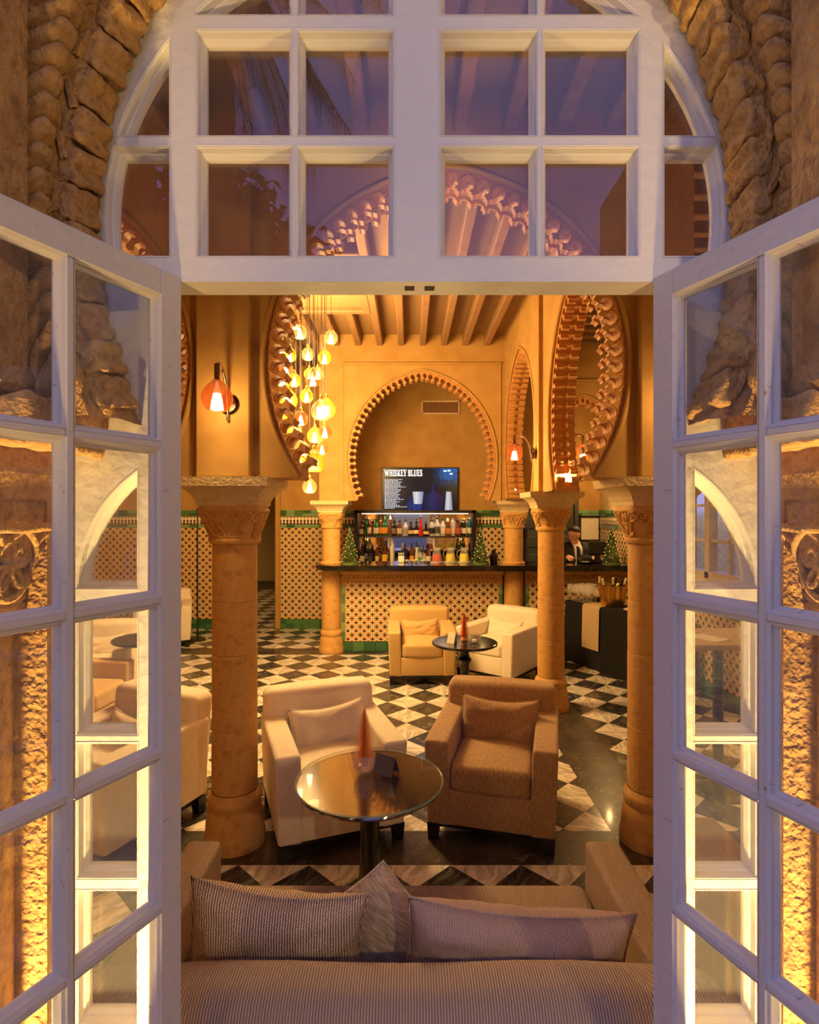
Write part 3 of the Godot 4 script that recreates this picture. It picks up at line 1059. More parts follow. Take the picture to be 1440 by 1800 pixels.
func facade() -> void:
	window_frame()
	door_leaf("door_1", Vector3(-0.4985, 0, -1.25), Vector3(-0.424, 0, 0.9055), 1.0, "left white glazed door leaf swung open towards the stone column")
	door_leaf("door_2", Vector3(0.532, 0, -1.25), Vector3(0.371, 0, 0.928), -1.0, "right white glazed door leaf swung open, its paint chipped")
	# walls of the facade
	for s in [-1.0, 1.0]:
		var where := "left" if s < 0 else "right"
		shell_box("wall_front", Vector3(s * 0.90, -0.3, -1.52), Vector3(s * 5.5, 4.6, -1.30), "plaster", "facade wall behind the stone on the " + where)
		shell_box("wall_front", Vector3(0.012 + s * 0.768, 0.2, -1.30), Vector3(s * 4.0, 2.0, -1.19), "facade_stone", "rough facade stone behind the " + where + " outer column")
		var p := MB.new()
		p.box(Vector3.ZERO, Vector3(1.6, 3.2, 0.12), 0.012)
		single("wall_front", p, mats.facade_stone, "smooth stone strip at the " + where + " edge beside the carved arch", "wall", Transform3D(Basis(), Vector3(s * 1.515, 3.72, -1.02)), "", "structure")
	shell_box("wall_front", Vector3(-0.9, -0.3, -1.33), Vector3(0.9, 0.22, -1.19), "facade_stone", "stone threshold wall under the french doors")
	shell_box("wall_front", Vector3(-0.95, 3.30, -1.50), Vector3(0.95, 4.6, -1.32), "plaster", "facade wall over the arched window")
	# arch opening in the stone wall
	var cv := 2.52
	var a0 := 0.700
	var b0 := 0.835
	var outer := arch_curve(0.012, cv, a0 + 0.085, b0 + 0.085, 2.09, 72, 0.0)
	var m := MB.new()
	wall_with_arches(m, -4.0, 4.0, 2.09, 5.2, 0.20, [outer])
	single("wall_front", m, mats.facade_stone, "weathered stone wall around the carved outer arch", "wall", Transform3D(Basis(), Vector3(0, 0, -1.09)), "", "structure")
	carved_arch(cv, a0, b0)
	# outer columns
	column("weathered outer stone column with flower-carved capital behind the left door leaf", Vector3(-0.95, 0.22, -1.12), 1.83, true, 1.14, 0.5, "outer column", "carved_stone")
	column("weathered outer stone column with flower-carved capital behind the right door leaf", Vector3(0.974, 0.22, -1.12), 1.83, true, 1.14, 0.5, "outer column", "carved_stone")
	for s in [-1.0, 1.0]:
		var fl := MB.new()
		var y := 0.22 + 1.46 + 0.115
		for k in 5:
			var a := TAU * k / 5.0 + PI / 2
			var path := []
			for i in 9:
				var t := float(i) / 8
				var rr := 0.052 * sin(t * PI)
				var aa := a + (t - 0.5) * 1.1
				path.append(Vector3(cos(aa) * rr, sin(aa) * rr + 0.0, 0.0))
			fl.tube(path, 0.007, 0.007, 6)
		var ring := []
		for i in 25:
			ring.append(Vector3(cos(TAU * i / 24) * 0.062, sin(TAU * i / 24) * 0.066, -0.004))
		fl.tube(ring, 0.008, 0.008, 6)
		single("flower_medallion", fl, mats.carved_stone, "round five-petalled flower carved on the " + ("left" if s < 0 else "right") + " outer capital", "carving", Transform3D(Basis(Vector3.UP, -s * PI / 2), Vector3(0.012 + s * (0.962 - 0.178), y, -1.10)), "", "structure")
		var imp := MB.new()
		imp.rbox(Vector3.ZERO, Vector3(0.34, 0.09, 0.26), 0.014, 2, 6, func(q: Vector3) -> Vector3: return q + Vector3(1, 1, 1) * 0.006 * sin(q.x * 61.0 + q.z * 40.0) * cos(q.y * 50.0 + q.z * 33.0))
		single("arch_foot", imp, mats.carved_stone, "rough stone foot of the carved arch above the " + ("left" if s < 0 else "right") + " outer capital", "stone", Transform3D(Basis(), Vector3(0.012 + s * 0.845, 2.065, -1.125)), "", "structure")
	# uplights on the ground
	for s in [-1.0, 1.0]:
		var u := thing("ground_uplight", "small round uplight on the paving at the foot of the " + ("left" if s < 0 else "right") + " outer column", "uplight", Vector3(s * 0.82, 0.2, -0.80))
		var hs := MB.new()
		hs.lathe([V2(0, 0), V2(0.05, 0), V2(0.055, 0.01), V2(0.055, 0.035), V2(0.05, 0.045), V2(0.042, 0.045), V2(0.042, 0.03), V2(0, 0.03)], 24)
		part(u, "housing", hs, mats.black_plastic)
		var ln := MB.new()
		ln.lathe([V2(0.04, 0.031), V2(0.04, 0.034), V2(0, 0.036)], 24)
		part(u, "lens", ln, mats.lens_glow)
		spot(u, "light", u.position + Vector3(0, 0.05, 0), u.position + Vector3(s * 0.06, 2.0, -0.42), 8.0, 52.0, 0.05, Color(1.0, 0.66, 0.22))

	for s in [-1.0, 1.0]:
		var u := thing("courtyard_spotlight", "warm garden spotlight in the courtyard, " + ("left" if s < 0 else "right") + " of the viewer", "spotlight", Vector3(s * 1.05, 0.2, 0.35))
		var hs := MB.new()
		hs.lathe([V2(0, 0), V2(0.07, 0), V2(0.02, 0.02), V2(0.02, 0.06), V2(0.05, 0.08), V2(0.055, 0.16), V2(0.05, 0.16), V2(0.045, 0.14), V2(0, 0.14)], 20)
		part(u, "housing", hs, mats.black_plastic)
		var ln := MB.new()
		ln.lathe([V2(0.043, 0.142), V2(0.043, 0.145), V2(0, 0.147)], 20)
		part(u, "lens", ln, mats.lens_glow)
		spot(u, "light", u.position + Vector3(0, 0.16, 0), Vector3(s * 0.90, 2.85, -1.08), 5.2, 18.0, 0.06, Color(1.0, 0.62, 0.22))

	for s in [-1.0, 1.0]:
		var o := thing("courtyard_lantern", "brass post lantern standing in the courtyard, " + ("left" if s < 0 else "right") + " of the viewer", "lantern", Vector3(s * 1.75, 0.2, 1.4))
		var post := MB.new()
		post.lathe([V2(0, 0), V2(0.12, 0), V2(0.11, 0.03), V2(0.03, 0.06), V2(0.022, 2.2), V2(0.06, 2.22), V2(0.06, 2.24), V2(0, 2.25)], 16)
		part(o, "post", post, mats.black_plastic)
		for k in 4:
			var a := PI / 4 + PI / 2 * k
			bx(o, "bar", Vector3(cos(a) * 0.10, 2.40, sin(a) * 0.10), Vector3(0.012, 0.32, 0.012), mats.gold)
		var roof := MB.new()
		roof.lathe([V2(0.15, 2.55), V2(0.15, 2.56), V2(0.03, 2.66), V2(0, 2.67)], 4)
		part(o, "roof", roof, mats.black_plastic)
		var b := MB.new()
		b.ball(Vector3(0, 2.38, 0), Vector3(0.045, 0.06, 0.045), 8)
		part(o, "bulb", b, mats.bulb_glow)
		omni(o, "bulb_light", Vector3(0, 2.38, 0), LANTERN * (0.8 if s < 0 else 1.7), 0.05, Color(1.0, 0.70, 0.34))

const LANTERN := 1.3

func carved_arch(cv: float, a0: float, b0: float) -> void:
	var o := thing("carved_arch", "weathered carved stone arch with lobed edge and twisted rope moulding around the window", "arch", Vector3.ZERO, 0, "", "structure")
	# continuous soffit and cove; r is measured out from the inner ellipse
	var prof := [[-0.004, 1.27], [0.0, 1.23], [0.0, 1.17], [0.006, 1.155], [0.02, 1.15], [0.032, 1.145], [0.036, 1.12], [0.05, 1.125], [0.075, 1.12], [0.086, 1.11], [0.09, 1.085]]
	var nz := noise(1.0, 131, 4)
	var m := MB.new()
	var rs := []
	var n := 220
	var fine := []
	for i in prof.size() - 1:
		for k in 4:
			fine.append([lerpf(prof[i][0], prof[i + 1][0], k / 4.0), lerpf(prof[i][1], prof[i + 1][1], k / 4.0)])
	fine.append(prof[prof.size() - 1])
	for q in fine:
		var ring := []
		var a: float = a0 + q[0]
		var b: float = b0 + q[0]
		var t0 := asin((2.09 - cv) / b)
		for i in n + 1:
			var t := lerpf(t0, PI - t0, float(i) / n)
			var p := Vector3(0.012 + a * cos(t), cv + b * sin(t), -q[1])
			var d := nz.get_noise_3d(p.x * 14, p.y * 14, p.z * 20) * 0.005
			p += Vector3(-cos(t), -sin(t), 0.6) * d
			ring.append(p)
		rs.append(ring)
	m.rings(rs, false, false)
	part(o, "soffit", m, mats.carved_stone)
	# lobes along the inner edge
	var lobes := []
	for k in 5:
		var lm := MB.new()
		var seed_ := 200 + k * 7
		var nn := noise(1.0, seed_, 3)
		lm.rbox(Vector3.ZERO, Vector3(0.074, 0.052, 0.10), 0.010, 2, 5, func(q: Vector3) -> Vector3:
			var w := Vector3(q.x, q.y, q.z)
			w.x += 0.25 * q.z + 0.35 * absf(q.y)          # leaning
			w.y *= 1.0 - 3.0 * maxf(0.0, q.z)              # thinner to the front
			if absf(q.x) < 0.010 and q.y > 0:
				w.y -= 0.008
			w += Vector3(nn.get_noise_3d(q.x * 22, q.y * 22, q.z * 22), nn.get_noise_3d(q.y * 22, q.z * 22, q.x * 22), nn.get_noise_3d(q.z * 22 + 5, q.x * 22, q.y * 22)) * 0.007
			return w)
		lobes.append(lm.mesh())
	var curve := arch_curve(0.012, cv, a0 + 0.003, b0 + 0.003, 2.10, 300, 0.0)
	along(curve, 0.080, func(p: Vector2, d: Vector2, k: int) -> void:
		var s := 1.0 if p.x > 0.012 else -1.0
		var x := Vector3(d.x, d.y, 0) * s
		var y := Vector3(-d.y, d.x, 0)
		var bs := Basis(x, y, x.cross(y))
		if s < 0:
			bs = Basis(-x, y, Vector3.BACK)
		var jit := 1.0 + 0.16 * sin(k * 2.3)
		part(o, "carved_lobe", lobes[(k * 3) % 5], mats.carved_stone, Transform3D(Basis(Vector3(d.x, d.y, 0), y, Vector3.BACK) * Basis(Vector3.UP, 0.10 * sin(k * 1.7)) * Basis.from_scale(Vector3(1.0, jit, 1.0)), Vector3(p.x, p.y, -1.195))))
	# small raised bits between lobes and rope
	var bits := arch_curve(0.012, cv, a0 + 0.018, b0 + 0.018, 2.10, 300, 0.0)
	along(bits, 0.105, func(p: Vector2, d: Vector2, k: int) -> void:
		part(o, "carved_chip", lobes[(k * 2 + 1) % 5], mats.carved_stone, Transform3D(Basis(Vector3(d.x, d.y, 0), Vector3(-d.y, d.x, 0), Vector3.BACK) * Basis(Vector3.BACK, 0.5 * sin(k * 1.3)) * Basis.from_scale(Vector3(0.75, 0.3, 0.24)), Vector3(p.x, p.y, -1.148))))
	# rope moulding: slanted strands
	var rope := []
	for k in 3:
		var rm := MB.new()
		var nn := noise(1.0, 300 + k * 5, 3)
		rm.rbox(Vector3.ZERO, Vector3(0.045, 0.088, 0.056), 0.020, 3, 3, func(q: Vector3) -> Vector3:
			var w := q + Vector3(0.85 * q.y, 0, 0)
			w += Vector3(nn.get_noise_3d(q.x * 24, q.y * 24, q.z * 24), nn.get_noise_3d(q.y * 24, q.z * 24, q.x * 24), nn.get_noise_3d(q.z * 24, q.x * 24, q.y * 24)) * 0.003
			return w)
		rope.append(rm.mesh())
	var rc := arch_curve(0.012, cv, a0 + 0.058, b0 + 0.058, 2.11, 300, 0.0)
	along(rc, 0.050, func(p: Vector2, d: Vector2, k: int) -> void:
		var flip := 1.0 if p.x > 0 else -1.0
		part(o, "rope_strand", rope[k % 3], mats.carved_stone, Transform3D(Basis(Vector3(d.x, d.y, 0), Vector3(-d.y, d.x, 0), Vector3.BACK) * (Basis() if flip > 0 else Basis(Vector3.RIGHT, PI)), Vector3(p.x, p.y, -1.108))))

func along(curve: PackedVector2Array, step: float, f: Callable) -> void:
	var run := 0.0
	var want := step / 2
	var k := 0
	for i in curve.size() - 1:
		var l := curve[i].distance_to(curve[i + 1])
		while want <= run + l:
			f.call(curve[i].lerp(curve[i + 1], (want - run) / l), (curve[i + 1] - curve[i]).normalized(), k)
			want += step
			k += 1
		run += l

func window_frame() -> void:
	var o := thing("window_1", "white painted arched window frame with fanlight and narrow side lights around the open doors", "window", Vector3(0, 0, -1.25), 0, "", "structure")
	var holes := []
	var door := rect(-0.540, 0.0, 0.574, 2.4046)
	# fanlight: rows and columns of panes under an ellipse
	var cx := 0.0128
	var cv := 2.553
	var a := 0.678
	var b := 0.628
	var cols := [[-0.70, -0.526], [-0.467, -0.258], [-0.246, -0.0354], [0.0674, 0.281], [0.293, 0.5027], [0.558, 0.72]]
	var rows := [[2.4607, 2.700], [2.725, 2.955], [2.99, 3.30]]
	var arc := PackedVector2Array()
	for i in 97:
		var t := -0.2 + (PI + 0.4) * i / 96
		arc.append(V2(cx + a * cos(t), cv + b * sin(t)))
	for c in cols:
		for r in rows:
			for h in Geometry2D.intersect_polygons(rect(c[0], r[0], c[1], r[1]), arc):
				if absf(area_of(h)) > 0.004:
					holes.append(h)
	# side lights
	for s in [0, 1]:
		var x0: float = [-0.729, 0.625][s]
		var x1: float = [-0.5965, 0.7615][s]
		var q := PackedVector2Array()
		var R := 0.31
		if s == 0:
			q.append(V2(x1, 1.734))
			for i in 13:
				var t := i / 12.0 * acos(1.0 - (x1 - x0) / R)
				q.append(V2(x0 + R * (1 - cos(t)), 1.734 + R * sin(t)))
			q = PackedVector2Array(Array(q))
		else:
			q.append(V2(x0, 1.734))
			for i in 13:
				var t := i / 12.0 * acos(1.0 - (x1 - x0) / R)
				q.append(V2(x1 - R * (1 - cos(t)), 1.734 + R * sin(t)))
		holes.append(q)
		for r in [[1.412, 1.688], [1.098, 1.393], [0.776, 1.070], [0.46, 0.748]]:
			holes.append(rect(x0, r[0], x1, r[1]))
	var cuts := [-0.96, -0.60, -0.3625, -0.14, 0.174, 0.398, 0.632, 0.97]
	var m := MB.new()
	for i in cuts.size() - 1:
		var polys := [rect(cuts[i], 0.22, cuts[i + 1], 3.42)]
		for h in holes + [door]:
			var next := []
			for p in polys:
				for r in Geometry2D.clip_polygons(p, h):
					if not Geometry2D.is_polygon_clockwise(r):
						next.append(r)
			polys = next
		for p in polys:
			if p.size() > 2 and absf(area_of(p)) > 1e-5:
				m.prism(p, -0.045, 0.0)
	part(o, "frame", m, mats.white_paint)
	bx(o, "head_rail", Vector3(0.017, 2.4326, -0.06), Vector3(1.18, 0.056, 0.04), mats.white_paint, 0.003)
	for x in [-0.560, 0.594]:
		bx(o, "jamb", Vector3(x, 1.32, -0.06), Vector3(0.03, 2.2, 0.04), mats.white_paint, 0.003)
	for x in [0.0, 0.045]:
		bx(o, "latch_plate", Vector3(x, 2.405, -0.035), Vector3(0.022, 0.006, 0.02), mats.bark, 0.0, "small rusty latch recess")
	for h in holes:
		var mo := MB.new()
		mo.moulding(h, [V2(-0.003, 0.001), V2(0.002, -0.003), V2(0.004, -0.018), V2(0.007, -0.020), V2(0.012, -0.030), V2(0.012, -0.042)])
		part(o, "pane_moulding", mo, mats.white_paint)
		var p := MB.new()
		p.prism(h, -0.040, -0.036)
		part(o, "pane", p, mats.glass_pane)

func area_of(p: PackedVector2Array) -> float:
	var s := 0.0
	for i in p.size():
		s += p[i].cross(p[(i + 1) % p.size()])
	return s / 2

func door_leaf(called: String, at: Vector3, along_: Vector3, zs: float, label: String) -> void:
	var o := Node3D.new()
	o.name = called
	var x := along_.normalized()
	o.transform = Transform3D(Basis(x, Vector3.UP, x.cross(Vector3.UP)), at)
	add_child(o, true)
	tag(o, label, "door", "", "structure")
	var mt: Material = mats.leaf_paint
	var L := 0.515
	var th := 0.042
	var zc := zs * th / 2
	var top := 2.412
	var bot := 0.30
	bx(o, "stile", Vector3(0.028, (top + bot) / 2, zc), Vector3(0.056, top - bot, th), mt, 0.003)
	bx(o, "stile", Vector3(L - 0.028, (top + bot) / 2, zc), Vector3(0.056, top - bot, th), mt, 0.003)
	bx(o, "rail", Vector3(L / 2, top - 0.0275, zc), Vector3(L - 0.112, 0.055, th), mt, 0.002)
	bx(o, "rail", Vector3(L / 2, bot + 0.05, zc), Vector3(L - 0.112, 0.10, th), mt, 0.002)
	bx(o, "muntin", Vector3(0.2535, (top - 0.055 + bot + 0.1) / 2, zc), Vector3(0.016, top - bot - 0.155, th), mt, 0.003)
	var ys := [bot + 0.10 - 0.010, 0.737, 1.063, 1.389, 1.715, 2.041, top - 0.055 + 0.010]
	var xs := [[0.056, 0.2455], [0.2615, L - 0.056]]
	for i in range(1, 6):
		for c in xs:
			bx(o, "muntin", Vector3((c[0] + c[1]) / 2, ys[i], zc), Vector3(c[1] - c[0], 0.017, th), mt, 0.003)
	for i in 6:
		for c in xs:
			var r := rect(c[0], ys[i] + 0.0085, c[1], ys[i + 1] - 0.0085)
			var mo := MB.new()
			mo.moulding(r, [V2(-0.002, 0.0), V2(0.0, zs * 0.003), V2(0.005, zs * 0.006), V2(0.006, zs * 0.013), V2(0.008, zs * 0.016), V2(0.011, zs * 0.020), V2(0.011, zs * 0.024)])
			part(o, "pane_moulding", mo, mt)
			var p := MB.new()
			p.prism(r, zs * 0.022 - 0.002, zs * 0.022 + 0.002)
			part(o, "pane", p, mats.glass_pane)
	for y in [0.6, 1.4, 2.15]:
		var h := MB.new()
		h.lathe([V2(0, -0.04), V2(0.008, -0.04), V2(0.008, 0.04), V2(0, 0.04)], 12)
		part(o, "hinge", h, mt, Transform3D(Basis(), Vector3(-0.004, y, zs * 0.035)))


# ---------------------------------------------------------------- courtyard behind the camera
func courtyard() -> void:
	var g := MB.new()
	g.box(Vector3(0, 0.10, 18.65), Vector3(80, 0.2, 40))
	single("ground", g, mats.ground_stone, "pale stone paving outside the arched window", "ground", Transform3D(), "", "structure")
	palm(Vector3(-2.7, 0.2, 5.6), 9.4, "tall palm with drooping fronds mirrored in the fanlight panes")
	for q in [[-5.4, 13.0, 11.7, 3.7], [-13.0, 17.0, 14.5, 4.6], [-3.2, 23.0, 12.5, 4.0]]:
		tree(Vector3(q[0], 0.2, q[1]), q[2], q[3], ["dark leafy tree mirrored low in the left fanlight panes", "tall dark tree mirrored in the leftmost fanlight corner", "dark distant tree mirrored left of the middle mullion"][[-5.4, -13.0, -3.2].find(q[0])])
	tree(Vector3(5.6, 0.2, -5.9), 3.6, 1.5, "dark shrub outside the side window beyond the bar table")
	var h := thing("courtyard_wing", "dim ochre building wing mirrored in the right fanlight panes", "building", Vector3(7.2, 0.2, 6.0))
	bx(h, "wall", Vector3(0, 5.0, 0), Vector3(4.0, 10.0, 14.0), mats.facade_stone)
	for z in [-4.5, -1.5, 1.5, 4.5]:
		for y in [2.2, 6.0]:
			bx(h, "window", Vector3(-2.0, y, z), Vector3(0.08, 2.0, 1.1), mats.white_paint, 0.01)
	for z in [-4.5, -1.5, 1.5, 4.5]:
		for y in [2.2, 6.0]:
			bx(h, "shutter", Vector3(-2.05, y, z), Vector3(0.04, 1.7, 0.85), mats.shutter_grey)

func palm(at: Vector3, tall: float, label: String) -> void:
	var o := thing("palm_tree", label, "palm", at)
	var t := MB.new()
	var pr := []
	for i in 20:
		pr.append(V2(0.24 - 0.004 * i + (0.02 if i % 2 else 0.0), tall * i / 19.0))
	t.lathe(pr, 14)
	part(o, "trunk", t, mats.bark)
	var f := MB.new()
	for k in 34:
		var az := k * 2.4
		var lift := 1.0 - 2.1 * float(k) / 34
		var len_ := 2.3 + rng.randf() * 0.5
		var pts := []
		for i in 12:
			var s := float(i) / 11
			var out := s * len_ * (0.85 if lift > 0 else 0.6)
			pts.append(Vector3(cos(az) * out, tall + lift * s * 1.2 - s * s * (1.5 + 0.8 * rng.randf() * 0.2), sin(az) * out))
		f.tube(pts, 0.025, 0.006, 4)
		var side := Vector3(-sin(az), 0, cos(az))
		for i in range(1, 11):
			for j in 4:
				var c: Vector3 = pts[i].lerp(pts[i + 1], j / 4.0)
				var dn: Vector3 = (pts[i + 1] - pts[i]).normalized()
				for sg in [-1.0, 1.0]:
					var tip: Vector3 = c + side * sg * 0.22 + dn * 0.28 + Vector3(0, -0.22, 0)
					f.tri(c + dn * 0.02, c - dn * 0.02, tip)
	var p := part(o, "fronds", f, mats.leaf_green)
	p.set_meta("kind", "stuff")

func tree(at: Vector3, tall: float, r: float, label: String) -> void:
	var o := thing("courtyard_tree", label, "tree", at)
	var t := MB.new()
	t.lathe([V2(0.3, 0), V2(0.22, 1.0), V2(0.18, tall * 0.6), V2(0.05, tall * 0.85)], 10)
	part(o, "trunk", t, mats.bark)
	var f := MB.new()
	for i in 5200:
		var d := Vector3(rng.randfn(), rng.randfn(), rng.randfn()).normalized()
		var c := Vector3(0, tall - r, 0) + d * r * (0.55 + 0.45 * rng.randf()) * (0.85 + 0.15 * sin(d.x * 7 + d.y * 9))
		c.y = maxf(c.y, 1.5)
		var u := Vector3(rng.randfn(), rng.randfn(), rng.randfn()).normalized() * 0.20
		var v := u.cross(Vector3(rng.randfn(), rng.randfn(), rng.randfn()).normalized()) * 1.2
		f.tri(c - u, c + v, c + u)
	part(o, "leaves", f, mats.leaf_green).set_meta("kind", "stuff")


# ---------------------------------------------------------------- seating
func armchair(label: String, at: Vector3, turn: float, cloth: String, group := "") -> Node3D:
	var o := thing("armchair", label, "armchair", at, turn, group)
	var c: Material = mats[cloth]
	var w := 0.74
	var d := 0.75
	for s in [-1.0, 1.0]:
		for z in [-0.33, 0.33]:
			var lg := MB.new()
			var rs := []
			for q in [[0.0, 0.026], [0.10, 0.036]]:
				var ring := []
				for v in [[1, 1], [1, -1], [-1, -1], [-1, 1]]:
					ring.append(Vector3(s * 0.325 + v[0] * q[1] + s * (0.004 - q[0] * 0.04), q[0], z + v[1] * q[1]))
				rs.append(ring)
			for j in 4:
				lg.out(Vector3(s * 0.325, 0.05, z), [rs[0][j], rs[0][(j + 1) % 4], rs[1][(j + 1) % 4], rs[1][j]])
			lg.out(Vector3(s * 0.325, 0.05, z), rs[0])
			lg.out(Vector3(s * 0.325, 0.05, z), rs[1])
			part(o, "leg", lg, mats.black_wood)
	bx(o, "plinth", Vector3(0, 0.085, 0), Vector3(w - 0.10, 0.04, d - 0.10), mats.black_wood)
	var b := MB.new()
	b.rbox(Vector3(0, 0.20, 0.02), Vector3(w - 0.27, 0.20, d - 0.06), 0.012, 2, 1)
	part(o, "front_panel", b, c)
	for s in [-1.0, 1.0]:
		var a := MB.new()
		a.rbox(Vector3(s * (w / 2 - 0.07), 0.345, 0.0), Vector3(0.14, 0.49, d), 0.022, 3, 3, func(q: Vector3) -> Vector3:
			return Vector3(q.x - s * 0.02 * (0.5 - (q.y + 0.245) / 0.49) * 0.9, q.y + 0.02 * (-q.z / d), q.z - 0.02 * (0.245 - q.y) * (1.0 if q.z > 0 else 0.0)))
		part(o, "arm", a, c)
	var k := MB.new()
	k.rbox(Vector3(0, 0.435, -0.29), Vector3(w - 0.015, 0.64, 0.18), 0.052, 5, 4, func(q: Vector3) -> Vector3:
		return q + Vector3(0, -0.010 * pow(q.x / 0.36, 2), -0.10 * (q.y + 0.34) + 0.03 * (1 - pow(q.x / 0.37, 2)) * (1.0 if q.z > 0 else 0.0)))
	part(o, "backrest", k, c)
	var st := MB.new()
	st.rbox(Vector3(0, 0.37, 0.075), Vector3(w - 0.285, 0.15, d - 0.17), 0.035, 4, 6, func(q: Vector3) -> Vector3:
		return q + Vector3(0, (0.025 * (1 - pow(q.x / 0.23, 2)) * (1 - pow(q.z / 0.30, 2)) if q.y > 0 else 0.0), 0.014 * (1 - pow(q.x / 0.23, 2)) * (1.0 if q.z > 0 else 0.0)))
	part(o, "seat_cushion", st, c)
	return o

func pillow_mesh(w: float, h: float, t: float, sag := 0.0, n := 18) -> ArrayMesh:
	var m := MB.new()
	var nz := noise(1.0, 400 + int(w * 100), 3)
	m.smooth()
	for s in [-1.0, 1.0]:
		var rows := []
		for j in n + 1:
			var row := []
			for i in n + 1:
				var u := 2.0 * i / n - 1
				var v := 2.0 * j / n - 1
				u = sin(u * PI / 2) * 0.35 + u * 0.65
				v = sin(v * PI / 2) * 0.35 + v * 0.65
				var e := pow((1 - pow(absf(u), 3.2)) * (1 - pow(absf(v), 3.2)), 0.55)
				var x := w / 2 * u * (1 - 0.05 * (1 - v * v))
				var y := h / 2 * v * (1 - 0.10 * (1 - u * u)) - sag * (1 - u * u) * (0.5 + 0.5 * v)
				var z = s * t / 2 * e * (1 + 0.22 * nz.get_noise_2d(u * 2.2, v * 2.2 + s * 9))
				row.append(Vector3(x, y, z))
			rows.append(row)
		for j in n:
			for i in n:
				if s > 0:
					m.quad(rows[j][i], rows[j][i + 1], rows[j + 1][i + 1], rows[j + 1][i])
				else:
					m.quad(rows[j][i], rows[j + 1][i], rows[j + 1][i + 1], rows[j][i + 1])
	return m.mesh()

func pillow(label: String, at: Vector3, turn: float, tilt: float, roll: float, w: float, h: float, t: float, cloth: String, sag := 0.02) -> Node3D:
	var o := thing("pillow", label, "pillow", at)
	o.basis = Basis(Vector3.UP, deg_to_rad(turn)) * Basis(Vector3.RIGHT, deg_to_rad(tilt)) * Basis(Vector3.BACK, deg_to_rad(roll))
	part(o, "cover", pillow_mesh(w, h, t, sag), mats[cloth])
	var pts := []
	for side in 4:
		for i in 12:
			var u := -1.0 + 2.0 * i / 12.0
			var q: Vector2 = [V2(u, -1), V2(1, u), V2(-u, 1), V2(-1, -u)][side]
			pts.append(Vector3(w / 2 * q.x * (1 - 0.05 * (1 - q.y * q.y)), h / 2 * q.y * (1 - 0.10 * (1 - q.x * q.x)) - sag * (1 - q.x * q.x) * (0.5 + 0.5 * q.y), 0))
	pts.append(pts[0])
	var s := MB.new()
	s.tube(pts, 0.004, 0.004, 5)
	part(o, "piping", s, mats[cloth])
	return o

func on_chair(label: String, chair: Node3D, w: float, h: float, t: float, cloth: String, x := 0.0, roll := 0.0) -> void:
	var p := chair.transform * Vector3(x, 0.405 + h / 2 - 0.01, -0.10)
	pillow(label, p, rad_to_deg(chair.rotation.y), -14.0, roll, w, h, t, cloth)

func sofa(label: String, at: Vector3, turn: float) -> Node3D:
	var o := thing("sofa", label, "sofa", at, turn)
	var c: Material = mats.ribbed_cloth
	var w := 1.70
	for s in [-1.0, 1.0]:
		for z in [-0.38, 0.38]:
			bx(o, "leg", Vector3(s * 0.78, 0.05, z), Vector3(0.06, 0.10, 0.06), mats.black_wood, 0.005)
	var b := MB.new()
	b.rbox(Vector3(0, 0.19, 0), Vector3(w - 0.02, 0.18, 0.86), 0.02, 2, 2)
	part(o, "base", b, c)
	var k := MB.new()
	k.rbox(Vector3(0, 0.405, -0.345), Vector3(w, 0.60, 0.21), 0.085, 6, 10, func(q: Vector3) -> Vector3:
		return q + Vector3(0, 0.012 * (1 - pow(q.x / 0.85, 2)) - 0.006 * cos(q.x * 7.4), 0))
	part(o, "backrest", k, c)
	for s in [-1.0, 1.0]:
		var a := MB.new()
		a.rbox(Vector3(s * (w / 2 - 0.067), 0.35, 0.06), Vector3(0.134, 0.51, 0.80), 0.022, 3, 2)
		part(o, "arm", a, c)
	var st := MB.new()
	st.rbox(Vector3(0, 0.36, 0.10), Vector3(w - 0.275, 0.17, 0.70), 0.04, 4, 4)
	part(o, "seat_cushion", st, c)
	return o

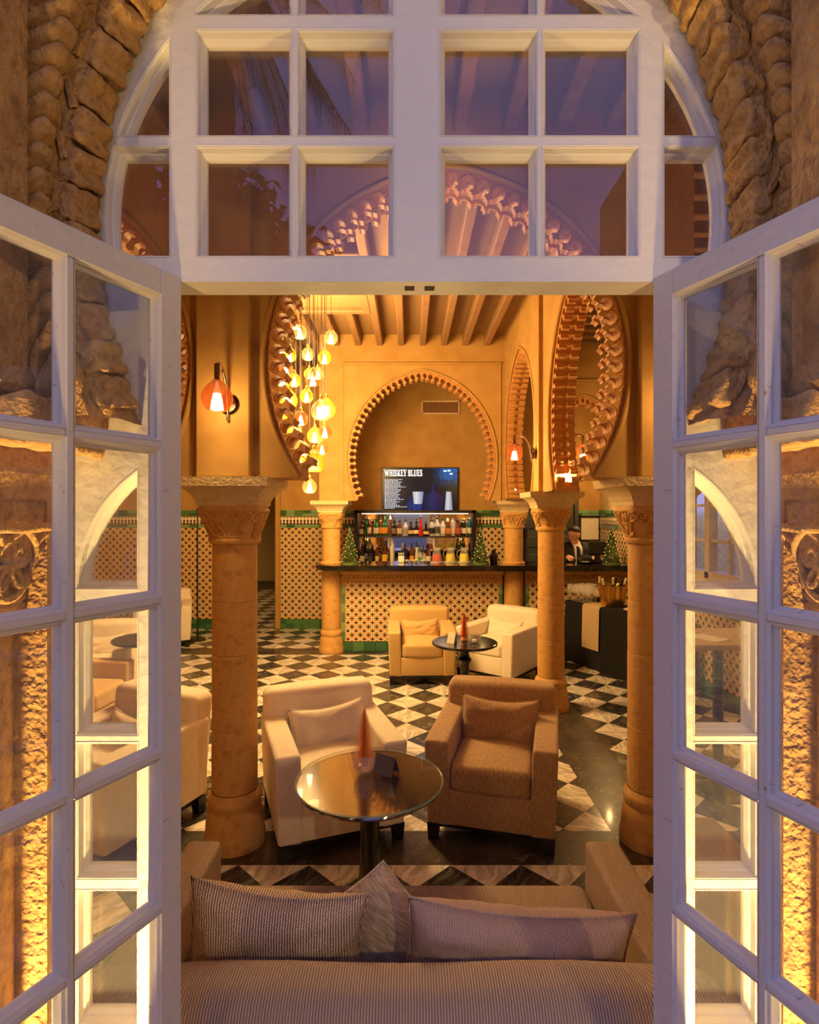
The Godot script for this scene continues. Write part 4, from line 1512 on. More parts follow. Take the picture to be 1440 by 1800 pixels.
func seating() -> void:
	var a := armchair("cream armchair left of the glass-topped table, facing the sofa", Vector3(-0.493, 0, -3.526), 20.4, "cream_cloth")
	on_chair("cream pillow on the cream armchair by the glass-topped table", a, 0.49, 0.29, 0.14, "cream_cloth", 0.02, 4.0)
	var b := armchair("brown chenille armchair right of the glass-topped table", Vector3(0.543, 0, -3.573), -14.7, "brown_chenille")
	on_chair("brown pillow on the brown chenille armchair", b, 0.50, 0.315, 0.15, "brown_chenille", 0.01, -1.0)
	var l := armchair("cream armchair at the left edge, cut off by the door and the near column", Vector3(-1.77, 0, -3.45), -24.0, "cream_cloth")
	on_chair("cream pillow on the armchair behind the left door leaf", l, 0.44, 0.25, 0.13, "cream_cloth", 0.03, -3.0)
	var t := armchair("tan armchair in front of the tiled bar", Vector3(0.13, 0, -6.63), 2.0, "tan_chenille")
	on_chair("tan pillow on the tan armchair before the bar", t, 0.44, 0.25, 0.13, "tan_chenille", 0.0, 2.0)
	var r := armchair("cream armchair turned sideways behind the slender middle column", Vector3(1.06, 0, -6.66), -40.0, "cream_cloth")
	on_chair("cream pillow on the armchair behind the middle column", r, 0.46, 0.25, 0.13, "cream_cloth", 0.0, -3.0)
	var s := armchair("cream armchair seen through the left side light, beside a small dark table", Vector3(-3.15, 0, -5.75), 12.0, "cream_cloth")
	on_chair("cream pillow on the armchair seen through the left side light", s, 0.44, 0.25, 0.13, "cream_cloth")
	armchair("tan armchair seen from its side through the left side light", Vector3(-2.86, 0, -4.78), 88.0, "tan_chenille")
	armchair("pale armchair against the far tiled wall beside the thin black post", Vector3(-3.55, 0, -8.25), 20.0, "cream_cloth")
	sofa("ribbed mauve-brown sofa seen from behind, right inside the doors", Vector3(-0.025, 0, -1.80), 180.0)
	pillow("dark knitted long pillow on the left of the sofa", Vector3(-0.395, 0.65, -1.69), 0.0, 12.0, -6.5, 0.52, 0.35, 0.16, "knit_cloth", 0.03)
	pillow("pale boucle long pillow on the right of the sofa", Vector3(0.315, 0.625, -1.67), -1.5, 12.0, -4.0, 0.66, 0.30, 0.17, "boucle_cloth", 0.025)
	pillow("velvet square pillow standing on its corner between the two long sofa pillows", Vector3(-0.125, 0.575, -1.80), 6.0, 10.0, 36.0, 0.36, 0.36, 0.12, "velvet", 0.0)
	var bn := thing("bench", "brown ribbed bench end seen through the right side light", "bench", Vector3(1.20, 0, -2.02))
	var bm := MB.new()
	bm.rbox(Vector3(0, 0.33, 0), Vector3(0.22, 0.54, 0.86), 0.03, 3, 2)
	part(bn, "cushion", bm, mats.ribbed_cloth)
	for x in [-0.07, 0.07]:
		for z in [-0.36, 0.36]:
			bx(bn, "leg", Vector3(x, 0.03, z), Vector3(0.05, 0.06, 0.05), mats.black_wood)


# ---------------------------------------------------------------- tables and what stands on them
func tables() -> void:
	var o := thing("round_table", "round dark pedestal table with a glass top before the sofa", "table", Vector3(-0.177, 0, -2.54))
	var top := MB.new()
	top.lathe([V2(0, 0.685), V2(0.30, 0.685), V2(0.318, 0.692), V2(0.322, 0.70), V2(0.318, 0.708), V2(0, 0.708)], 72)
	part(o, "tabletop", top, mats.table_glass)
	var gl := MB.new()
	gl.lathe([V2(0.322, 0.7085), V2(0.3275, 0.711), V2(0.3275, 0.717), V2(0.325, 0.7195)], 72)
	part(o, "glass_edge", gl, mats.green_glass_edge, Transform3D(), "green bevelled glass rim")
	var gt := MB.new()
	gt.lathe([V2(0.325, 0.7195), V2(0, 0.7195)], 72)
	part(o, "glass_top", gt, mk("clear_top", rgb(200, 190, 180), 0.0, {"alpha": 0.03}))
	var st := MB.new()
	st.lathe([V2(0.075, 0.06), V2(0.070, 0.09), V2(0.058, 0.16), V2(0.048, 0.26), V2(0.043, 0.40), V2(0.043, 0.55), V2(0.045, 0.60), V2(0.050, 0.605), V2(0.050, 0.62), V2(0.045, 0.63), V2(0.052, 0.655), V2(0.062, 0.68), V2(0.062, 0.686)], 32)
	part(o, "pedestal", st, mats.black_lacquer)
	for k in 4:
		var f := MB.new()
		f.prism(PackedVector2Array([V2(0.03, 0), V2(0.03, 0.075), V2(0.12, 0.065), V2(0.31, 0.05), V2(0.345, 0.03), V2(0.345, 0)]), -0.045, 0.045)
		part(o, "foot", f, mats.black_lacquer, Transform3D(Basis(Vector3.UP, [0.995, 2.147, -0.995, -2.147][k]), Vector3.ZERO))
	# second table
	var t := thing("round_table", "small round dark table between the two far armchairs", "table", Vector3(0.503, 0, -5.2))
	pedestal_parts(t)
	var t2 := thing("round_table", "small round dark table seen through the left side light", "table", Vector3(-2.47, 0, -5.35))
	pedestal_parts(t2)
	# on the front table
	var tree1 := bottlebrush("copper bottlebrush tree in a glass tumbler on the glass-topped table", Vector3(-0.205, 0.72, -2.60), 0.285)
	tumbler("clear glass tumbler holding the copper bottlebrush tree", Vector3(-0.205, 0.72, -2.60))
	tent_card("dark folded tent card on the glass-topped table", Vector3(-0.105, 0.72, -2.585), -34.0, 0.10, 0.085, "card_grey")
	bottlebrush("copper bottlebrush tree on the small far table", Vector3(0.50, 0.72, -5.22), 0.26)
	tent_card("pale folded tent card on the small far table", Vector3(0.385, 0.72, -5.15), -28.0, 0.07, 0.10, "paper")
	var bowl := MB.new()
	bowl.lathe([V2(0, 0.004), V2(0.035, 0.004), V2(0.058, 0.03), V2(0.060, 0.055), V2(0.052, 0.075), V2(0.050, 0.075), V2(0.054, 0.052), V2(0.05, 0.03), V2(0.03, 0.012), V2(0, 0.012)], 24)
	var bo := thing("candle_glass", "cut glass candle bowl on the small far table", "candle holder", Vector3(0.585, 0.72, -5.15))
	part(bo, "bowl", bowl, mats.clear_glass)
	var cd := MB.new()
	cd.lathe([V2(0, 0.012), V2(0.022, 0.012), V2(0.022, 0.03), V2(0, 0.03)], 16)
	part(bo, "tealight", cd, mats.white_china)
	# bar table on the right
	var h := thing("bar_table", "tall bar table with pale wooden top and dark pole, seen through the right side light", "table", Vector3(2.12, 0, -3.92))
	bx(h, "tabletop", Vector3(0, 1.03, 0), Vector3(0.62, 0.035, 0.55), mats.beige_cloth, 0.006)
	var pl := MB.new()
	pl.lathe([V2(0, 0), V2(0.21, 0), V2(0.21, 0.012), V2(0.16, 0.03), V2(0.06, 0.05), V2(0.035, 0.09), V2(0.033, 1.0), V2(0.10, 1.01), V2(0, 1.012)], 32)
	part(h, "pole", pl, mats.black_lacquer)
	tumbler("glass tumbler standing on the tall bar table", Vector3(2.28, 1.048, -3.88))
	var pp := MB.new()
	pp.box(Vector3.ZERO, Vector3(0.15, 0.004, 0.21))
	single("menu_sheet", pp, mats.paper, "folded menu sheet lying on the tall bar table", "menu", Transform3D(Basis(Vector3.UP, 0.5), Vector3(2.02, 1.05, -3.85)))
	# thin post at the far left
	var ps := MB.new()
	ps.lathe([V2(0, 0), V2(0.12, 0), V2(0.12, 0.012), V2(0.012, 0.02), V2(0.011, 1.96), V2(0, 1.965)], 16)
	single("thin_post", ps, mats.black_plastic, "thin black post standing before the far tiled wall", "post", Transform3D(Basis(), Vector3(-3.14, 0, -8.45)))

func pedestal_parts(t: Node3D) -> void:
	var m := MB.new()
	m.lathe([V2(0, 0.67), V2(0.15, 0.675), V2(0.28, 0.69), V2(0.298, 0.70), V2(0.298, 0.715), V2(0.29, 0.72), V2(0, 0.72)], 48)
	part(t, "tabletop", m, mats.black_lacquer)
	var s := MB.new()
	s.lathe([V2(0.05, 0.05), V2(0.042, 0.20), V2(0.04, 0.45), V2(0.045, 0.52), V2(0.065, 0.55), V2(0.065, 0.565), V2(0.045, 0.59), V2(0.04, 0.62), V2(0.06, 0.67)], 24)
	part(t, "pedestal", s, mats.black_lacquer)
	for k in 4:
		var f := MB.new()
		f.prism(PackedVector2Array([V2(0.02, 0), V2(0.02, 0.06), V2(0.22, 0.035), V2(0.24, 0)]), -0.035, 0.035)
		part(t, "foot", f, mats.black_lacquer, Transform3D(Basis(Vector3.UP, PI / 2 * k + 0.5), Vector3.ZERO))

func bottlebrush(label: String, at: Vector3, tall: float) -> Node3D:
	var o := thing("bottlebrush_tree", label, "ornament", at)
	var b := MB.new()
	b.lathe([V2(0, 0.006), V2(0.028, 0.006), V2(0.03, 0.02), V2(0.026, 0.03), V2(0.006, 0.032), V2(0.003, tall), V2(0, tall)], 12)
	part(o, "stem", b, mats.copper_bristle)
	var m := MB.new()
	var n := 1800
	for i in n:
		var t := float(i) / n
		var y := lerpf(0.03, tall, t)
		var r := 0.054 * pow(1.0 - pow(t, 1.7), 0.8) * (0.85 + 0.15 * rng.randf()) + 0.003
		var a := i * 2.39996
		var d := Vector3(cos(a), 0.25, sin(a))
		var side := Vector3(-sin(a), 0, cos(a)) * 0.0011
		var p := Vector3(0, y, 0)
		m.tri(p - side, p + side, p + d * r)
		m.tri(p + Vector3(0, 0.0007, 0), p - Vector3(0, 0.0007, 0), p + d * r)
	part(o, "bristles", m, mats.copper_bristle).set_meta("kind", "stuff")
	return o

func tumbler(label: String, at: Vector3) -> void:
	var m := MB.new()
	m.lathe([V2(0, 0.001), V2(0.034, 0.001), V2(0.038, 0.006), V2(0.047, 0.03), V2(0.05, 0.08), V2(0.048, 0.08), V2(0.045, 0.032), V2(0.034, 0.008), V2(0, 0.005)], 28)
	single("glass_tumbler", m, mats.clear_glass, label, "glass", Transform3D(Basis(), at))

func tent_card(label: String, at: Vector3, turn: float, w: float, h: float, mat: String) -> void:
	var o := thing("tent_card", label, "card", at, turn)
	for s in [-1.0, 1.0]:
		var m := MB.new()
		m.box(Vector3(0, h / 2, 0), Vector3(w, h, 0.003))
		part(o, "leaf", m, mats[mat], Transform3D(Basis(Vector3.RIGHT, -s * 0.42), Vector3(0, 0.001, s * h * 0.405)))


# ---------------------------------------------------------------- lamps
func drop(r: float, tall: float, open := 0.55) -> Array:
	# teardrop from its open mouth up to the neck
	var a0 := -acos(open)
	var yc := -r * sin(a0)
	var p := []
	for i in 9:
		var a := lerpf(a0, 0.62, i / 8.0)
		p.append(V2(r * cos(a), yc + r * sin(a)))
	var q: Vector2 = p[8]
	var m1 := q + V2(-sin(0.62), cos(0.62)) * r * 0.7
	var e := V2(0.010, tall)
	var m2 := V2(0.012, lerpf(q.y, tall, 0.55))
	for i in range(1, 9):
		p.append(q.bezier_interpolate(m1, m2, e, i / 8.0))
	return p

func chandelier() -> void:
	var o := thing("chandelier", "cluster chandelier of many hanging amber, olive, copper and clear glass drops", "chandelier", Vector3(-0.98, 0, -5.62))
	var c := MB.new()
	c.lathe([V2(0, 4.135), V2(0.26, 4.135), V2(0.27, 4.145), V2(0.27, 4.17), V2(0, 4.175)], 40)
	part(o, "canopy", c, mats.canopy_white)
	# zoomed measurements: x, y, diameter in quarter pixels, distance offset, kind
	var L := [
		[948, 370, 112, 0.05, "clear_globe"], [915, 305, 100, -0.18, "copper_globe"], [1187, 410, 108, 0.12, "clear_globe"], [868, 545, 108, 0.10, "olive_globe"], [1010, 540, 100, 0.0, "clear_globe"],
		[1138, 565, 104, 0.05, "olive_globe"], [815, 490, 90, -0.2, "clear_globe"], [905, 740, 104, 0.16, "olive_globe"], [1048, 730, 115, 0.12, "copper_globe"], [1085, 690, 96, -0.15, "clear_globe"],
		[842, 650, 108, 0.0, "copper_globe"], [812, 735, 104, -0.12, "clear_globe"], [1000, 860, 104, 0.14, "olive_globe"], [855, 885, 152, 0.02, "amber_globe"], [1112, 970, 158, 0.16, "clear_globe"],
		[1152, 955, 146, -0.16, "amber_globe"], [955, 1035, 112, 0.20, "copper_globe"], [917, 1125, 98, -0.04, "clear_globe"], [818, 1080, 140, -0.22, "amber_globe"], [1140, 1135, 106, 0.08, "copper_globe"],
		[1062, 1165, 118, -0.06, "amber_globe"], [962, 1265, 118, 0.12, "clear_globe"], [1118, 1268, 96, 0.0, "copper_globe"], [1055, 1365, 166, 0.18, "olive_globe"], [950, 1375, 96, -0.14, "amber_globe"],
		[1023, 1555, 112, 0.10, "clear_globe"], [885, 1410, 84, -0.2, "olive_globe"], [1020, 690, 84, -0.22, "amber_globe"]]
	for q in L:
		var d: float = 5.62 - q[3]
		var px: float = 310.0 + q[0] / 4.364
		var py: float = 500.0 + q[1] / 4.364
		var r: float = q[2] / 4.364 / 2.0 * d / 1003.0
		var pos := Vector3((px - 720.0) * d / 1003.0, 1.9 + (900.0 - py) * d / 1003.0, -d) - o.position
		var tall := r * 2.35
		var y0: float = pos.y - r * 0.85
		var big: bool = q[2] > 135
		var cord := MB.new()
		cord.lathe([V2(0.0025, y0 + tall), V2(0.0025, 4.14)], 6)
		part(o, "cord", cord, mats.cord_black, Transform3D(Basis(), Vector3(pos.x, 0, pos.z)))
		var g := MB.new()
		g.lathe(drop(r, tall, 0.62 if big else 0.5), 24)
		var sh := part(o, "glass_shade", g, mats[q[4]], Transform3D(Basis(), Vector3(pos.x, y0, pos.z)))
		var cap := MB.new()
		cap.lathe([V2(0.012, tall - 0.03), V2(0.014, tall - 0.005), V2(0.004, tall + 0.012), V2(0, tall + 0.012)], 12)
		part(sh, "cap", cap, mats.gold)
		var b := MB.new()
		if big:
			b.lathe([V2(0, 0.012), V2(r * 0.46, 0.012), V2(r * 0.44, r * 1.15), V2(0, r * 1.2)], 16)
		else:
			b.lathe([V2(0, 0.006), V2(r * 0.42, 0.006), V2(r * 0.34, r * 0.6), V2(r * 0.16, r * 1.3), V2(0, r * 1.45)], 16)
		part(sh, "bulb", b, mats["soft_glow" if big and q[4] != "clear_globe" else "bulb_glow"])
		omni(sh, "bulb_light", Vector3(0, r * 0.5, 0), CHANDELIER * (1.4 if big else 1.0), 0.02)

const CHANDELIER := 0.52

func sconce(label: String, at: Vector3, out: Vector3, power := 0.16) -> void:
	var o := thing("wall_lamp", label, "wall lamp", at)
	var side := out.cross(Vector3.UP)
	o.basis = Basis(side, Vector3.UP, -out).orthonormalized()
	# local: -z points away from the wall
	var pl := MB.new()
	pl.t = Transform3D(Basis(Vector3.RIGHT, -PI / 2), Vector3.ZERO)
	pl.lathe([V2(0, 0), V2(0.055, 0), V2(0.055, 0.012), V2(0.045, 0.022), V2(0, 0.026)], 28)
	part(o, "wall_plate", pl, mats.dark_chrome)
	var path := []
	for i in 15:
		var t := i / 14.0
		path.append(Vector3(0, -0.09 + 0.27 * sin(t * PI * 0.60) + (0.0 if t < 0.8 else -0.01 * (t - 0.8)), -0.02 - 0.17 * (1 - cos(t * PI * 0.62)) / 1.37))
	var arm := MB.new()
	arm.tube(path, 0.007, 0.010, 10)
	part(o, "arm", arm, mats.chrome)
	var tip: Vector3 = path[14]
	var cap := MB.new()
	cap.lathe([V2(0.012, -0.07), V2(0.014, -0.065), V2(0.014, 0.005), V2(0, 0.008)], 14)
	part(o, "socket", cap, mats.dark_chrome, Transform3D(Basis(), tip))
	var y0 := tip.y - 0.235
	var g := MB.new()
	g.lathe(drop(0.078, 0.185, 0.5), 28)
	var sh := part(o, "glass_shade", g, mats.copper_globe, Transform3D(Basis(), Vector3(0, y0, tip.z)))
	var b := MB.new()
	b.lathe([V2(0, 0.008), V2(0.033, 0.008), V2(0.026, 0.06), V2(0.018, 0.09), V2(0, 0.095)], 18)
	part(sh, "bulb", b, mats.bulb_glow)
	omni(sh, "bulb_light", Vector3(0, 0.045, 0), power, 0.02)

func sconces() -> void:
	sconce("copper glass wall lamp on the pilaster above the left near column", Vector3(-0.975, 2.48, -3.08), Vector3(0, 0, 1), 0.22)
	sconce("copper glass wall lamp on the pilaster above the right near column", Vector3(1.395, 2.48, -3.08), Vector3(0, 0, 1))
	sconce("copper glass wall lamp left of the slender pier, facing the lounge", Vector3(1.21, 2.47, -5.55), Vector3(-1, 0, 0), 0.25)
	sconce("copper glass wall lamp right of the slender pier, facing the buffet bay", Vector3(1.495, 2.47, -5.55), Vector3(1, 0, 0), 0.5)
	sconce("copper glass wall lamp on the far left wall", Vector3(-5.3, 2.47, -5.5), Vector3(1, 0, 0))
	sconce("copper glass wall lamp on the pale wall right of the till", Vector3(3.1, 2.55, -8.3), Vector3(-1, 0, 0), 1.3)
	sconce("copper glass wall lamp beside the side window", Vector3(3.1, 2.47, -4.6), Vector3(-1, 0, 0))
	for q in [[Vector3(1.375, 2.10, -7.44), "tiny bright uplight at the foot of the side arch by the bar column"], [Vector3(1.375, 2.10, -5.06), "tiny bright uplight at the foot of the side arch over the middle column"]]:
		var u := thing("arch_uplight", q[1], "uplight", q[0])
		var h := MB.new()
		h.lathe([V2(0, 0), V2(0.03, 0), V2(0.03, 0.05), V2(0.034, 0.055), V2(0.034, 0.07), V2(0.026, 0.07), V2(0, 0.06)], 16)
		part(u, "housing", h, mats.chrome)
		var b := MB.new()
		b.ball(Vector3(0, 0.085, 0), Vector3(0.022, 0.022, 0.022), 8)
		part(u, "bulb", b, mats.spot_glow)
		omni(u, "bulb_light", Vector3(0, 0.085, 0), 0.5, 0.015, Color(1.0, 0.72, 0.34))


# ---------------------------------------------------------------- bar
func bar_structure() -> void:
	var o := thing("bar_counter", "long bar with black stone counter and mosaic tiled front", "bar")
	for seg in [[-0.93, 1.27], [1.575, 3.06]]:
		var w: float = seg[1] - seg[0]
		var cx: float = (seg[0] + seg[1]) / 2
		bx(o, "body", Vector3(cx, 0.54, -7.90), Vector3(w, 1.08, 0.22), mats.sandstone)
		bx(o, "mosaic_panel", Vector3(cx, 0.54, -7.785), Vector3(w - 0.10, 0.80, 0.02), mats.mosaic)
		for x in [seg[0] + 0.03, seg[1] - 0.03]:
			for k in 6:
				bx(o, "tile", Vector3(x, 0.205 + k * 0.128, -7.782), Vector3(0.045, 0.125, 0.024), mats[["green_tile", "pale_green_tile"][k % 2]], 0.003)
		var n := int(w / 0.15)
		for i in n:
			bx(o, "tile", Vector3(seg[0] + (i + 0.5) * w / n, 0.065, -7.78), Vector3(w / n - 0.003, 0.125, 0.026 + 0.003 * rng.randf()), mats[["green_tile", "deep_green_tile", "green_tile"][rng.randi() % 3]], 0.003)
		bx(o, "cornice", Vector3(cx, 1.085, -7.77), Vector3(w + 0.02, 0.07, 0.11), mats.sandstone, 0.008)
		bx(o, "cornice", Vector3(cx, 0.985, -7.785), Vector3(w, 0.03, 0.06), mats.sandstone, 0.006)
		var rp := int(w / 0.055)
		var strand := MB.new()
		strand.rbox(Vector3.ZERO, Vector3(0.05, 0.06, 0.045), 0.02, 2, 1, func(q: Vector3) -> Vector3: return q + Vector3(0.8 * q.y, 0, 0))
		var sm := strand.mesh()
		for i in rp:
			part(o, "rope_strand", sm, mats.sandstone, Transform3D(Basis(), Vector3(seg[0] + (i + 0.5) * w / rp, 1.026, -7.775)))
	for x in [-1.065, 1.423]:
		bx(o, "pier", Vector3(x, 0.54, -7.86), Vector3(0.26, 1.08, 0.16), mats.sandstone)
	# counter: plan with a rounded left end, pierced by nothing (columns run through)
	var p := PackedVector2Array()
	for i in 13:
		var a := PI / 2 + PI * i / 12.0
		p.append(V2(-0.95 + 0.30 * cos(a), -7.78 + 0.34 * sin(a)))
	p.append(V2(3.06, -8.12))
	p.append(V2(3.06, -7.44))
	var c := MB.new()
	c.t = Transform3D(Basis(Vector3.RIGHT, Vector3(0, 0, 1), Vector3(0, -1, 0)), Vector3.ZERO)
	c.prism(p, -1.20, -1.125)
	part(o, "counter_top", c, mats.black_counter)
	var lip := MB.new()
	var path := []
	for q in p:
		path.append(Vector3(q.x, 1.1625, q.y))
	path.reverse()
	lip.tube(path, 0.036, 0.036, 10)
	part(o, "counter_edge", lip, mats.black_counter)
	for x in [-1.065, 1.423]:
		var r := MB.new()
		r.lathe([V2(0.125, 1.20), V2(0.155, 1.20), V2(0.158, 1.212), V2(0.15, 1.225), V2(0.125, 1.228)], 32)
		part(o, "collar", r, mats.sandstone, Transform3D(Basis(), Vector3(x, 0, -7.795)))
	# back counter
	var b := thing("back_counter", "dark back counter under the bottle shelves", "counter")
	bx(b, "worktop", Vector3(0.15, 1.05, -9.05), Vector3(2.5, 0.04, 0.46), mats.black_counter, 0.006)
	bx(b, "body", Vector3(0.15, 0.515, -9.08), Vector3(2.44, 1.03, 0.38), mats.black_wood)
	# shelf with mirror
	var s := thing("bottle_shelf", "dark framed bottle shelf with a mirrored back behind the bar", "shelf", Vector3(0.09, 0, -9.17))
	for x in [-0.94, 0.94]:
		bx(s, "side_panel", Vector3(x, 1.50, 0), Vector3(0.055, 0.86, 0.20), mats.black_wood, 0.004)
	bx(s, "top_panel", Vector3(0, 1.905, 0), Vector3(1.935, 0.05, 0.20), mats.black_wood, 0.004)
	bx(s, "shelf_board", Vector3(0, 1.505, 0), Vector3(1.83, 0.022, 0.19), mats.black_wood, 0.003)
	bx(s, "base_board", Vector3(0, 1.082, 0), Vector3(1.83, 0.022, 0.20), mats.black_wood, 0.003)
	bx(s, "mirror", Vector3(0, 1.49, -0.085), Vector3(1.83, 0.80, 0.008), mats.mirror)
	bx(s, "light_strip", Vector3(0, 1.874, 0.06), Vector3(1.7, 0.008, 0.012), mats.bulb_glow)
	var al := AreaLight3D.new()
	al.name = "shelf_light"
	al.area_size = Vector2(1.7, 0.02)
	al.light_color = Color(1.0, 0.86, 0.66).linear_to_srgb()
	al.light_energy = 0.45
	al.area_range = 6.0
	al.shadow_enabled = true
	s.add_child(al)
	al.position = Vector3(0, 1.866, 0.06)
	al.rotation_degrees.x = -90
	# television
	var tv := thing("television", "wall television showing a music list titled WHISKEY BLUES", "television", Vector3(0.172, 2.265, -9.27))
	bx(tv, "casing", Vector3.ZERO, Vector3(1.25, 0.72, 0.05), mats.black_plastic, 0.006)
	var q := MB.new()
	q.st.set_uv(V2(0, 1))
	for v in [[-1, -1, 0, 1], [1, 1, 1, 0], [1, -1, 1, 1], [-1, -1, 0, 1], [-1, 1, 0, 0], [1, 1, 1, 0]]:
		q.st.set_uv(V2(v[2], v[3]))
		q.st.add_vertex(Vector3(v[0] * 0.605, v[1] * 0.342, 0.027))
	var sm := mk("screen", Color.BLACK, 0.2)
	sm.emission_enabled = true
	sm.emission = Color.WHITE
	sm.emission_operator = BaseMaterial3D.EMISSION_OP_MULTIPLY
	sm.emission_texture = screen_picture()
	sm.emission_energy_multiplier = 1.1
	part(tv, "screen", q, sm)
	var tm := TextMesh.new()
	var sf := SystemFont.new()
	sf.font_names = PackedStringArray(["Droid Serif"])
	sf.font_weight = 700
	tm.font = sf
	tm.text = "WHISKEY BLUES"
	tm.font_size = 64
	tm.pixel_size = 0.0016
	tm.depth = 0.004
	var bb := tm.get_aabb()
	var k := 0.615 / maxf(bb.size.x, 0.01)
	var ky := 0.105 / maxf(bb.size.y, 0.01)
	var wm := mk("screen_letters", Color.WHITE, 0.5, {"glow": 0.9, "glow_col": Color.WHITE})
	part(tv, "screen_title", tm, wm, Transform3D(Basis.from_scale(Vector3(k, ky, 1)), Vector3(-0.27, 0.265, 0.029)))
	var tl := AreaLight3D.new()
	tl.name = "screen_light"
	tl.area_size = Vector2(1.2, 0.68)
	tl.light_color = Color(0.5, 0.6, 1.0).linear_to_srgb()
	tl.light_energy = 0.12
	tl.area_range = 8.0
	tl.shadow_enabled = true
	tv.add_child(tl)
	tl.position = Vector3(0, 0, 0.04)
	tl.rotation_degrees.y = 180
	# vent
	var vt := thing("air_vent", "white framed air vent on the wall inside the bar arch", "vent", Vector3(0.505, 3.60, -9.29))
	var fr := MB.new()
	for x in [-0.30, 0.30]:
		fr.box(Vector3(x, 0, 0.01), Vector3(0.025, 0.22, 0.03), 0.004)
	for y in [-0.10, 0.10]:
		fr.box(Vector3(0, y, 0.01), Vector3(0.625, 0.025, 0.03), 0.004)
	part(vt, "frame", fr, mats.canopy_white)
	bx(vt, "backing", Vector3(0, 0, -0.002), Vector3(0.6, 0.19, 0.006), mats.vent_dark)
	for i in 11:
		bx(vt, "slat", Vector3(0, -0.083 + i * 0.0166, 0.008), Vector3(0.58, 0.004, 0.012), mats.stucco)
	for i in 16:
		bx(vt, "bar", Vector3(-0.27 + i * 0.036, 0, 0.012), Vector3(0.004, 0.18, 0.006), mats.stucco)
	# panelled doors
	var dd := thing("panelled_doors", "tall dark grey panelled double doors behind the till", "door", Vector3(2.16, 0, -9.28))
	for s2 in [-1.0, 1.0]:
		bx(dd, "leaf", Vector3(s2 * 0.255, 1.14, 0), Vector3(0.50, 2.28, 0.05), mats.shutter_grey, 0.006)
		for i in 7:
			var pm := MB.new()
			pm.rbox(Vector3.ZERO, Vector3(0.36, 0.20, 0.05), 0.024, 3, 1)
			part(dd, "panel", pm, mats.shutter_grey, Transform3D(Basis(), Vector3(s2 * 0.255, 0.24 + i * 0.295, 0.02)))
	bx(dd, "frame", Vector3(-0.545, 1.17, 0.01), Vector3(0.07, 2.34, 0.08), mats.shutter_grey, 0.006)
	bx(dd, "frame", Vector3(0.545, 1.17, 0.01), Vector3(0.07, 2.34, 0.08), mats.shutter_grey, 0.006)
	bx(dd, "frame", Vector3(0, 2.32, 0.01), Vector3(1.16, 0.07, 0.08), mats.shutter_grey, 0.006)
	var nt := thing("framed_notice", "pale paper notice in a black frame on the tiles behind the bartender", "picture", Vector3(2.93, 1.63, -9.27))
	for x in [-0.16, 0.16]:
		bx(nt, "frame", Vector3(x, 0, 0), Vector3(0.035, 0.42, 0.03), mats.black_wood, 0.004)
	for y in [-0.195, 0.195]:
		bx(nt, "frame", Vector3(0, y, 0), Vector3(0.35, 0.035, 0.03), mats.black_wood, 0.004)
	bx(nt, "sheet", Vector3(0, 0, -0.005), Vector3(0.30, 0.37, 0.006), mats.paper)

func screen_picture() -> ImageTexture:
	# plain stand-in: dark ground, blue bar light, a navy bottle and pale glass shapes, list lines too small to read
	var im := Image.create(480, 272, false, Image.FORMAT_RGB8)
	im.fill(Color8(3, 4, 10))
	var nz := noise(0.03, 501, 4)
	for y in 272:
		for x in 480:
			var u := x / 480.0
			var v := y / 272.0
			var n := nz.get_noise_2d(x, y) * 0.5 + 0.5
			var c := Color8(4, 5, 14)
			var lit := smoothstep(0.62, 0.86, u) * smoothstep(0.52, 0.15, v)
			c = c.lerp(Color8(14, 96, 190), lit * (0.45 + 0.7 * n))
			c = c.lerp(Color8(20, 70, 40), smoothstep(0.45, 0.62, u) * smoothstep(0.62, 0.3, v) * 0.35 * n)
			c = c.lerp(Color8(20, 70, 190), smoothstep(0.28, 0.40, u) * smoothstep(0.80, 0.60, u) * smoothstep(0.62, 0.85, v) * n * 0.9)
			im.set_pixel(x, y, c)
	var row := 70
	var r := RandomNumberGenerator.new()
	r.seed = 11
	while row < 262:
		var w := r.randi_range(70, 150)
		var x := 12
		while x < w:
			var l := r.randi_range(5, 14)
			im.fill_rect(Rect2i(x, row, l, 4), Color8(196, 198, 206))
			x += l + 3
		row += 8
	# navy bottle with pale shoulders
	for y in range(96, 272):
		var t := (y - 96) / 176.0
		var half := 14.0 if t < 0.22 else lerpf(14.0, 74.0, smoothstep(0.22, 0.5, t))
		var cx := 322.0
		for x in range(int(cx - half), int(cx + half)):
			var e := absf(x - cx) / half
			im.set_pixel(x, y, Color8(24, 26, 78).lerp(Color8(8, 8, 30), e))
	for y in range(150, 272):
		for x in range(398, 448):
			if absf(x - 423.0) < 16.0 + (y - 150) * 0.08:
				im.set_pixel(x, y, Color8(176, 176, 184).lerp(Color8(120, 124, 140), absf(x - 418.0) / 26.0))
	for y in range(150, 230):
		for x in range(176, 270):
			if absf(x - 226.0) < 36.0 - (y - 150) * 0.12:
				im.set_pixel(x, y, Color8(190, 186, 184).lerp(Color8(96, 108, 140), absf(x - 216.0) / 46.0))
	for q in [Vector2i(390, 12), Vector2i(416, 10), Vector2i(430, 30)]:
		im.fill_rect(Rect2i(q.x, q.y, 20, 10), Color8(210, 226, 240))
	for x in range(360, 470, 14):
		im.fill_rect(Rect2i(x, 62 + (x * 7) % 20, 4, 46), Color8(6, 22, 34))
	return ImageTexture.create_from_image(im)

